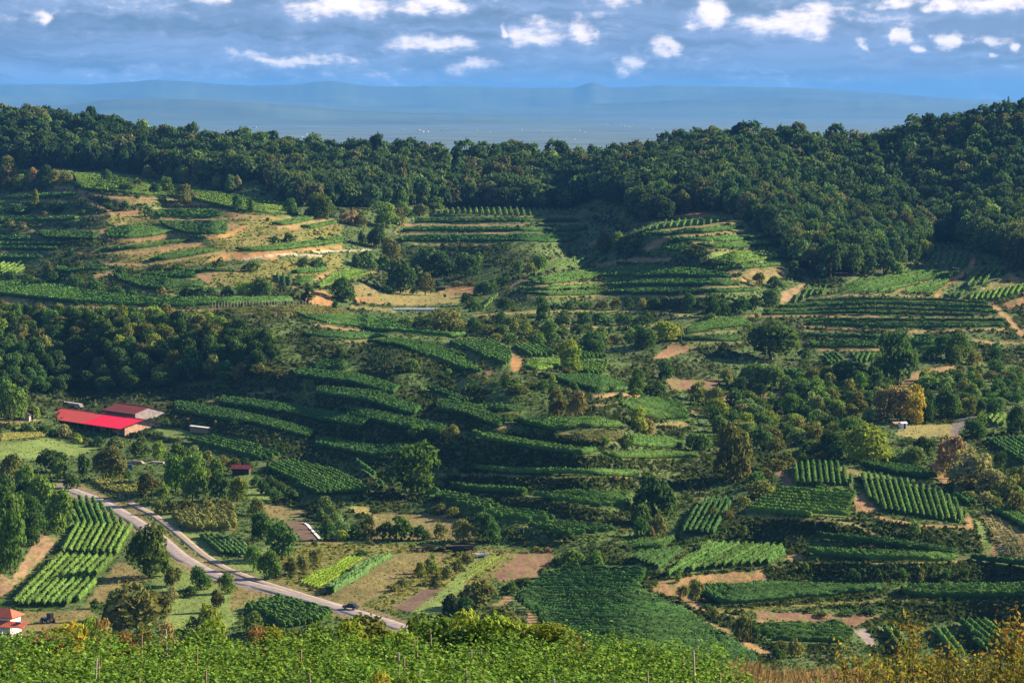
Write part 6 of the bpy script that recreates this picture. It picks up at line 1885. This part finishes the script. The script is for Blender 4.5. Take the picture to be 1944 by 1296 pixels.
pz_ = at_photo(666, 1157)
car((pz_[0], pz_[1], pz_[2] + .25), 2.6, 'dark car on the valley road behind the olive bushes', 'car', M_CAR)
pz_ = at_photo(1832, 545)
car(pz_, 2.9, 'dark car parked at the foot of the slanting vine rows', 'car', M_CAR)
p = at_photo(1815, 513)
r = thing('trailer', 'tilted reddish trailer in the vineyard beside the curving track', 'trailer', p, -.7)
MB().box(-2.2, 2.2, -1.0, 1.0, .7, .85).build('bed', M_DKRED, r)
MB().poly([(-2.2, -1, 1.6), (2.2, -1, .86), (2.2, 1, .86), (-2.2, 1, 1.6)], .1).build('cover', M_PINKW, r)
for y in (-1.22, 1.02):
    MB().tube((0, y, .4), (0, y + .2, .4), .4, .4, 12).build('wheel', M_TYRE, r)
p = at_photo(836, 551)
hut('field_shed', 'dark low shed with a white end in the dry field', 'shed', p, .05, 5.2, 2.6, 1.6, .4, M_BLKWOOD, M_DARK, .2, False)
o = MB().box(2.62, 2.66, -1.1, 1.1, .1, 1.5).build('white_end', M_WHITE, bpy.data.objects['field_shed'])

# villages on the plain
VILL = [(483,243,10),(497,243,6),(574,262,9),(582,256,6),(590,268,7),(720,247,5),(765,249,7),(796,249,9),(803,251,7),(812,251,6),(838,248,8),(849,249,6),(880,247,4),(905,248,4),(990,247,5),(1015,249,4),(1050,265,8),(1075,264,5),(1090,265,5),
        (1150,235,4),(1160,236,6),(1168,237,6),(1176,237,5),(1186,240,4),(1195,241,4),(1205,241,4),(1228,243,5),(1236,241,4),(1238,245,4),(930,252,4),(700,250,4),(655,251,5),(1030,251,4),(1110,252,4),(366,217,7),(372,216,6),(380,218,5),(1250,224,4),(1100,248,4),(470,247,5)]
VM = None
M_FARW = surf_mat('far_plaster', (.50, .48, .45), .9)
M_FARR = surf_mat('far_roof', (.34, .27, .24), .9)
for k, (px, py, s) in enumerate(VILL):
    a, t = photo_dir(px, py)
    Yd = (-(pz - 40)) / float(t) if t > .004 else 22000
    sz = s * Yd / FPX * .75
    r = thing('village_house', 'tiny white building of the villages on the far plain', 'building', (float(a) * Yd, Yd, CZ + pz - 40), .3 * (k % 5), 'buildings on the far plain')
    if VM is None:
        q = MB().box(-.5, .5, -.3, .3, -.1, .34); w_ = q.build('wall', M_FARW, r)
        q = MB(); q.V = [(-.52, -.34, .345), (.52, -.34, .345), (.52, .34, .345), (-.52, .34, .345), (-.5, 0, .55), (.5, 0, .55)]
        q.F = [(0, 1, 5, 4), (2, 3, 4, 5), (1, 2, 5), (3, 0, 4), (3, 2, 1, 0)]
        VM = (w_.data, q.build('roof', M_FARR, r).data)
    else:
        add_obj('wall', VM[0], r); add_obj('roof', VM[1], r)
    r.scale = (sz, sz, sz * .8)
# ------------------------------------------------------------------ nearest slope: vines, shrubs, dry grass
M_NEARVINE = leaf_mat('near_vine_leaf', (.120, .222, .046), .36, .12)
M_NEARMIX = leaf_mat('near_mixed_leaf', (1, 1, 1), .35, 0.0)


def near_at(px, Yd):
    X = (px - 972) / FPX * Yd
    return X, Yd, CZ + float(near_z(X, Yd))


def leaf5(P, N, size, rg):
    """lobed leaf: five corner fan made of two quads"""
    n = len(P)
    N = N / np.linalg.norm(N, axis=1, keepdims=True)
    a = rg.normal(size=(n, 3)); a[:, 2] -= 1.2
    t = a - (a * N).sum(1, keepdims=True) * N; t /= np.maximum(np.linalg.norm(t, axis=1, keepdims=True), 1e-6)
    b_ = np.cross(N, t); s = size.reshape(-1, 1)
    fold = N * s * rg.uniform(.05, .3, (n, 1))
    V = np.stack([P - t * s * .55, P + b_ * s * .85 + t * s * .1 - fold, P + t * s, P + t * s * .05, P - b_ * s * .85 + t * s * .1 - fold], 1).reshape(-1, 3)
    i = np.arange(n)[:, None] * 5
    F = np.concatenate([i + np.array([[0, 1, 2, 3]]), i + np.array([[0, 3, 2, 4]])])
    return V, F


rows_near = [(77.5 + 2.4 * k) for k in range(15)]
for k, Yd in enumerate(rows_near):
    rg = np.random.default_rng(500 + k)
    xr = 1560 + 40 * math.sin(k * 2.1) if Yd < 88 else (1420 - (Yd - 82) * 1.2 + 30 * math.sin(k * 1.7))
    x0 = (-70 - 972) / FPX * Yd; x1 = (xr - 972) / FPX * Yd
    L = x1 - x0
    base = np.array([x0, Yd, CZ + float(near_z(x0, Yd))])
    root = thing('vine_row', 'leafy row of the nearest vineyard', 'vine row', tuple(base), 0, 'nearest vine rows at the bottom edge')
    nm = ['front', 'second', 'third', 'fourth', 'fifth', 'sixth', 'seventh', 'eighth', 'ninth', 'tenth', 'eleventh', 'twelfth', 'thirteenth', 'fourteenth', 'rearmost'][k]
    root['label'] = '%s leafy vine row of the nearest vineyard at the bottom edge' % nm
    xs = np.arange(0, L, .35)
    gz = near_z(xs + x0, Yd + 0 * xs) + CZ - base[2]
    top = 1.95 + 1.7 * (fbm((xs + x0) / 1.2, xs * 0 + k * 5.3, 15, 4) - .5) + .25 * (fbm((xs + x0) / .5, xs * 0 + k, 19, 2) - .5)
    # inner hull of the row, coloured dark for the shade between leaf clumps
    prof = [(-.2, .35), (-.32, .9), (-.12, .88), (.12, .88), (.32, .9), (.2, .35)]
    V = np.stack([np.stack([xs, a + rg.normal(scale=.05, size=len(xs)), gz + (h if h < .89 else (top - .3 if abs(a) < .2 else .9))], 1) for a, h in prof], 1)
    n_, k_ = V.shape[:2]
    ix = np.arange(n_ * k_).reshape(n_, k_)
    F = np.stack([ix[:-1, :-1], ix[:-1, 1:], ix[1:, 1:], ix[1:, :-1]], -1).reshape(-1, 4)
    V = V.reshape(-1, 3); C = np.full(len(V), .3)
    add_obj('inner_shade', mk_mesh('inner_shade', V, F, np.repeat(C[:, None], 3, 1), M_NEARVINE), root)
    m = int(L * (330 if k < 12 else 270))
    u = rg.uniform(0, L, m)
    tp_ = np.interp(u, xs, top); g_ = np.interp(u, xs, gz)
    f = rg.beta(1.6, 1.0, m)
    side = rg.choice([-1, 1], m, p=[.72, .28])
    bulge = .34 * np.sin(np.clip(f, .05, .98) * math.pi) ** .5 + .06
    P = np.stack([u, side * bulge * rg.uniform(.5, 1.25, m), g_ + .4 + (tp_ - .4) * f + rg.normal(scale=.06, size=m)], 1)
    # shoots standing out above the row
    sh = rg.random(m) < .10
    P[:, 2] += np.where(sh, rg.uniform(0, .45, m), 0)
    P[:, 0] += np.where(sh, .06 * np.sin(P[:, 0] * 9), 0)
    cl2 = fbm((P[:, 0] + x0) / .34 + side * 9, P[:, 2] / .8 + k * 4, 25, 3)
    kp = cl2 + rg.uniform(-.08, .08, m) > .46
    P, side, f = P[kp], side[kp], f[kp]; m = len(P)
    N = np.stack([rg.normal(scale=.6, size=m), side * (1.1 - f) + rg.normal(scale=.45, size=m), .35 + f + rg.normal(scale=.4, size=m)], 1)
    V, F = leaf5(P, N, rg.uniform(.045, .105, m), rg)
    tint = rg.uniform(.5, 1.5, m)
    colr = np.stack([tint * rg.uniform(.85, 1.25, m), tint, tint * rg.uniform(.7, 1.3, m)], 1)
    yel = rg.random(m) < .015
    colr[yel] *= np.array([2.2, 1.3, .8])
    add_obj('foliage', mk_mesh('foliage', V, F, np.repeat(colr, 5, 0), M_NEARVINE), root)
    for q in np.arange(rg.uniform(0, 9), L, 10.5):
        gq = float(np.interp(q, xs, gz))
        o = MB().tube((q, .05, gq - .2), (q + rg.normal(scale=.06), .05, gq + rg.uniform(1.7, 2.3)), .04, .035, 6).build('post', M_POLE if rg.random() < .6 else M_GREYW, root)

# shrubs along the break of the slope
NEAR = [(655,1172,114,3.0,'y'),(696,1166,117,3.2,'o'),(600,1178,116,2.6,'g'),(745,1192,114,2.2,'y'),(790,1165,118,3.2,'g'),(840,1170,116,3.0,'g'),(885,1155,115,2.8,'y'),(930,1160,114,3.0,'y'),(985,1172,114,3.2,'y'),(1035,1182,113.5,2.8,'y'),
        (1065,1195,113,2.0,'o'),(1092,1205,113,1.6,'r'),(955,1180,117,3.6,'o'),(865,1190,113.5,2.2,'d'),(480,1185,114.5,2.0,'r'),(520,1185,115,2.2,'y'),(75,1192,114,1.6,'r'),(100,1200,113.4,1.5,'r'),(185,1170,114,1.7,'r'),(230,1195,113.6,1.6,'r'),(305,1175,114,1.5,'p'),(60,1205,113.5,1.4,'b'),
        (270,1190,114,1.5,'b'),(115,1178,116,2.2,'k'),(395,1165,117,2.6,'y'),(380,1195,114,2.0,'g'),(165,1165,117,2.0,'g'),(760,1275,84,1.6,'y'),(720,1270,84.5,1.5,'k'),(1180,1215,113,1.6,'g'),(1235,1222,112.5,1.6,'g')]
fine_crown = [crown_mesh(1200 + k, 'airy' if k % 2 else 'bush', 3000, .030) for k in range(4)]
for i, (px, top_, Yd, wm, kind) in enumerate(NEAR):
    X, Y_, Z_ = near_at(px, Yd)
    a, t = photo_dir(px, top_)
    hm = max(float(CZ - t * Yd - Z_), .8)
    V, F, C = fine_crown[i % 4]
    o = add_obj('shrub', mk_mesh('crown_fine', V, F, np.repeat(C[:, None], 3, 1), MLEAF[kind]))
    o.location = (X, Y_, Z_ - .05); o.scale = (wm, wm, hm); o.rotation_euler = (0, 0, i * 1.3)
    tag(o, 'shrub', 'shrub', 'shrubs at the edge of the nearest vineyard')
    want_label(o, '%s shrub above the front vines' % LEAFNAME[kind], px, top_ + 12)

# dry tawny grass on the right
rg = np.random.default_rng(77)
n = 26000
Yd = rg.uniform(89, 113, n); px = 1370 + 300 * rg.random(n) ** .9
X = (px - 972) / FPX * Yd
cl_ = fbm(X / .9, Yd / 1.4, 8, 3)
ok = cl_ > .40
Yd, X = Yd[ok], X[ok]; n = len(X)
Pz = CZ + near_z(X, Yd)
hb_ = rg.uniform(.35, 1.05, n) * (.6 + fbm(X / 1.3, Yd / 2, 5, 3))
P0 = np.stack([X, Yd, Pz - .05], 1)
wd = np.stack([np.full(n, 1.0), rg.normal(scale=.3, size=n), np.zeros(n)], 1) * rg.uniform(.005, .014, n)[:, None]
ln = np.stack([rg.normal(scale=.28, size=n) * hb_, rg.normal(scale=.2, size=n) * hb_, hb_], 1)
V = np.stack([P0 - wd, P0 + wd, P0 + ln + wd * 1.6, P0 + ln - wd * 1.6], 1).reshape(-1, 3)
colr = np.array([.26, .175, .135])[None] * rg.uniform(.55, 1.35, (n, 1)) * (1 + rg.normal(scale=.07, size=(n, 3)))
tag(add_obj('dry_grass', mk_mesh('dry_grass', V, np.arange(4 * n).reshape(n, 4), np.repeat(np.clip(colr, 0, 1), 4, 0), M_NEARMIX)), 'tawny dry grass at the lower right', 'grass', None, 'stuff')

# bushes with yellowing leaves at the lower right corner
M_TWIG = surf_mat('brown_twig', (.10, .065, .05), .85, 20.0, .3)


def leafy_bush(label, Yd, pxs, tops, seed, mix, dens, lsize):
    rg = np.random.default_rng(seed)
    X, Y_, Z_ = near_at(float(np.mean(pxs)), Yd)
    r = thing('autumn_bush', label, 'bush', (X, Y_, Z_), 0, 'autumn bushes at the lower right corner')
    tw = MB(); LP = []
    for q in range(len(pxs) * 7):
        i = q % len(pxs)
        px = pxs[i] + rg.normal(scale=13); tpx = tops[i] + abs(rg.normal(scale=30)) * (0 if q < len(pxs) else 1)
        a, t = photo_dir(px, tpx)
        end = np.array([float(a) * Yd - X, rg.normal(scale=.5), CZ - float(t) * Yd - Z_])
        st = np.array([end[0] * .45 + rg.normal(scale=.3), rg.normal(scale=.3), -.1])
        pts = []
        for f in np.linspace(0, 1, 7):
            p = st + (end - st) * f
            p[0] += .25 * math.sin(f * 2.6 + q) * f; p[1] += .2 * math.sin(f * 2 + q * 2)
            pts.append(p)
        for f in range(6):
            tw.tube(pts[f], pts[f + 1], .028 * (1 - f / 6.5), .028 * (1 - (f + 1) / 6.5), 5)
        for f in range(int(dens * np.linalg.norm(end - st))):
            g_ = rg.uniform(.2, 1.02) * 5.98
            k_ = min(int(g_), 5)
            p = pts[k_] + (pts[k_ + 1] - pts[k_]) * (g_ - k_)
            LP.append(p + rg.normal(scale=.14, size=3))
    tw.build('branches', M_TWIG, r)
    LP = np.array(LP); n = len(LP)
    V, F = leaf_cards(LP, rg.normal(size=(n, 3)) + np.array([.2, -.3, .5]), rg.uniform(.6, 1.3, n) * lsize, .42, rg)
    cols = np.array([LEAF['o'], (.32, .23, .05), (.26, .14, .07), (.10, .11, .035), (.20, .16, .05)])
    hi = np.clip(LP[:, 2] / LP[:, 2].max(), 0, 1)
    pick = np.array([rg.choice(5, p=mix) for _ in range(n)])
    low_ = rg.random(n) > hi ** 2.2 * 1.3
    pick = np.where(low_ & ((pick == 1) | (pick == 2)), rg.choice([0, 3, 4], n, p=[.4, .45, .15]), pick)
    C = cols[pick] * rg.uniform(.6, 1.3, (n, 1))
    add_obj('leaves', mk_mesh('leaves', V, F, np.repeat(C, 4, 0), M_NEARMIX), r)
    return r


leafy_bush('bush with tall yellow-leaved shoots at the lower right', 74, [1700, 1722, 1735, 1760, 1790, 1745, 1680], [1232, 1182, 1174, 1222, 1240, 1244, 1248], 31, [.30, .34, .08, .18, .10], 13, .085)
leafy_bush('reddish half-bare bush in the lower right corner', 70, [1885, 1905, 1925, 1945, 1965, 1915], [1215, 1178, 1160, 1165, 1175, 1235], 32, [.18, .22, .36, .12, .12], 10, .085)
leafy_bush('low olive bush spreading between the two taller bushes', 72, [1790, 1815, 1840, 1860, 1885, 1830, 1770], [1232, 1222, 1230, 1240, 1236, 1250, 1250], 33, [.34, .24, .06, .26, .10], 20, .078)
leafy_bush('tan and olive bush at the right end of the dry grass', 78, [1600, 1625, 1650, 1670, 1640], [1240, 1226, 1222, 1236, 1250], 34, [.22, .20, .18, .12, .28], 13, .08)
leafy_bush('dense olive bush filling the bottom right edge', 68, [1660, 1700, 1740, 1780, 1820, 1860, 1900, 1940, 1960], [1262, 1268, 1262, 1270, 1262, 1266, 1258, 1262, 1250], 35, [.40, .14, .06, .34, .06], 40, .07)
settle_labels()
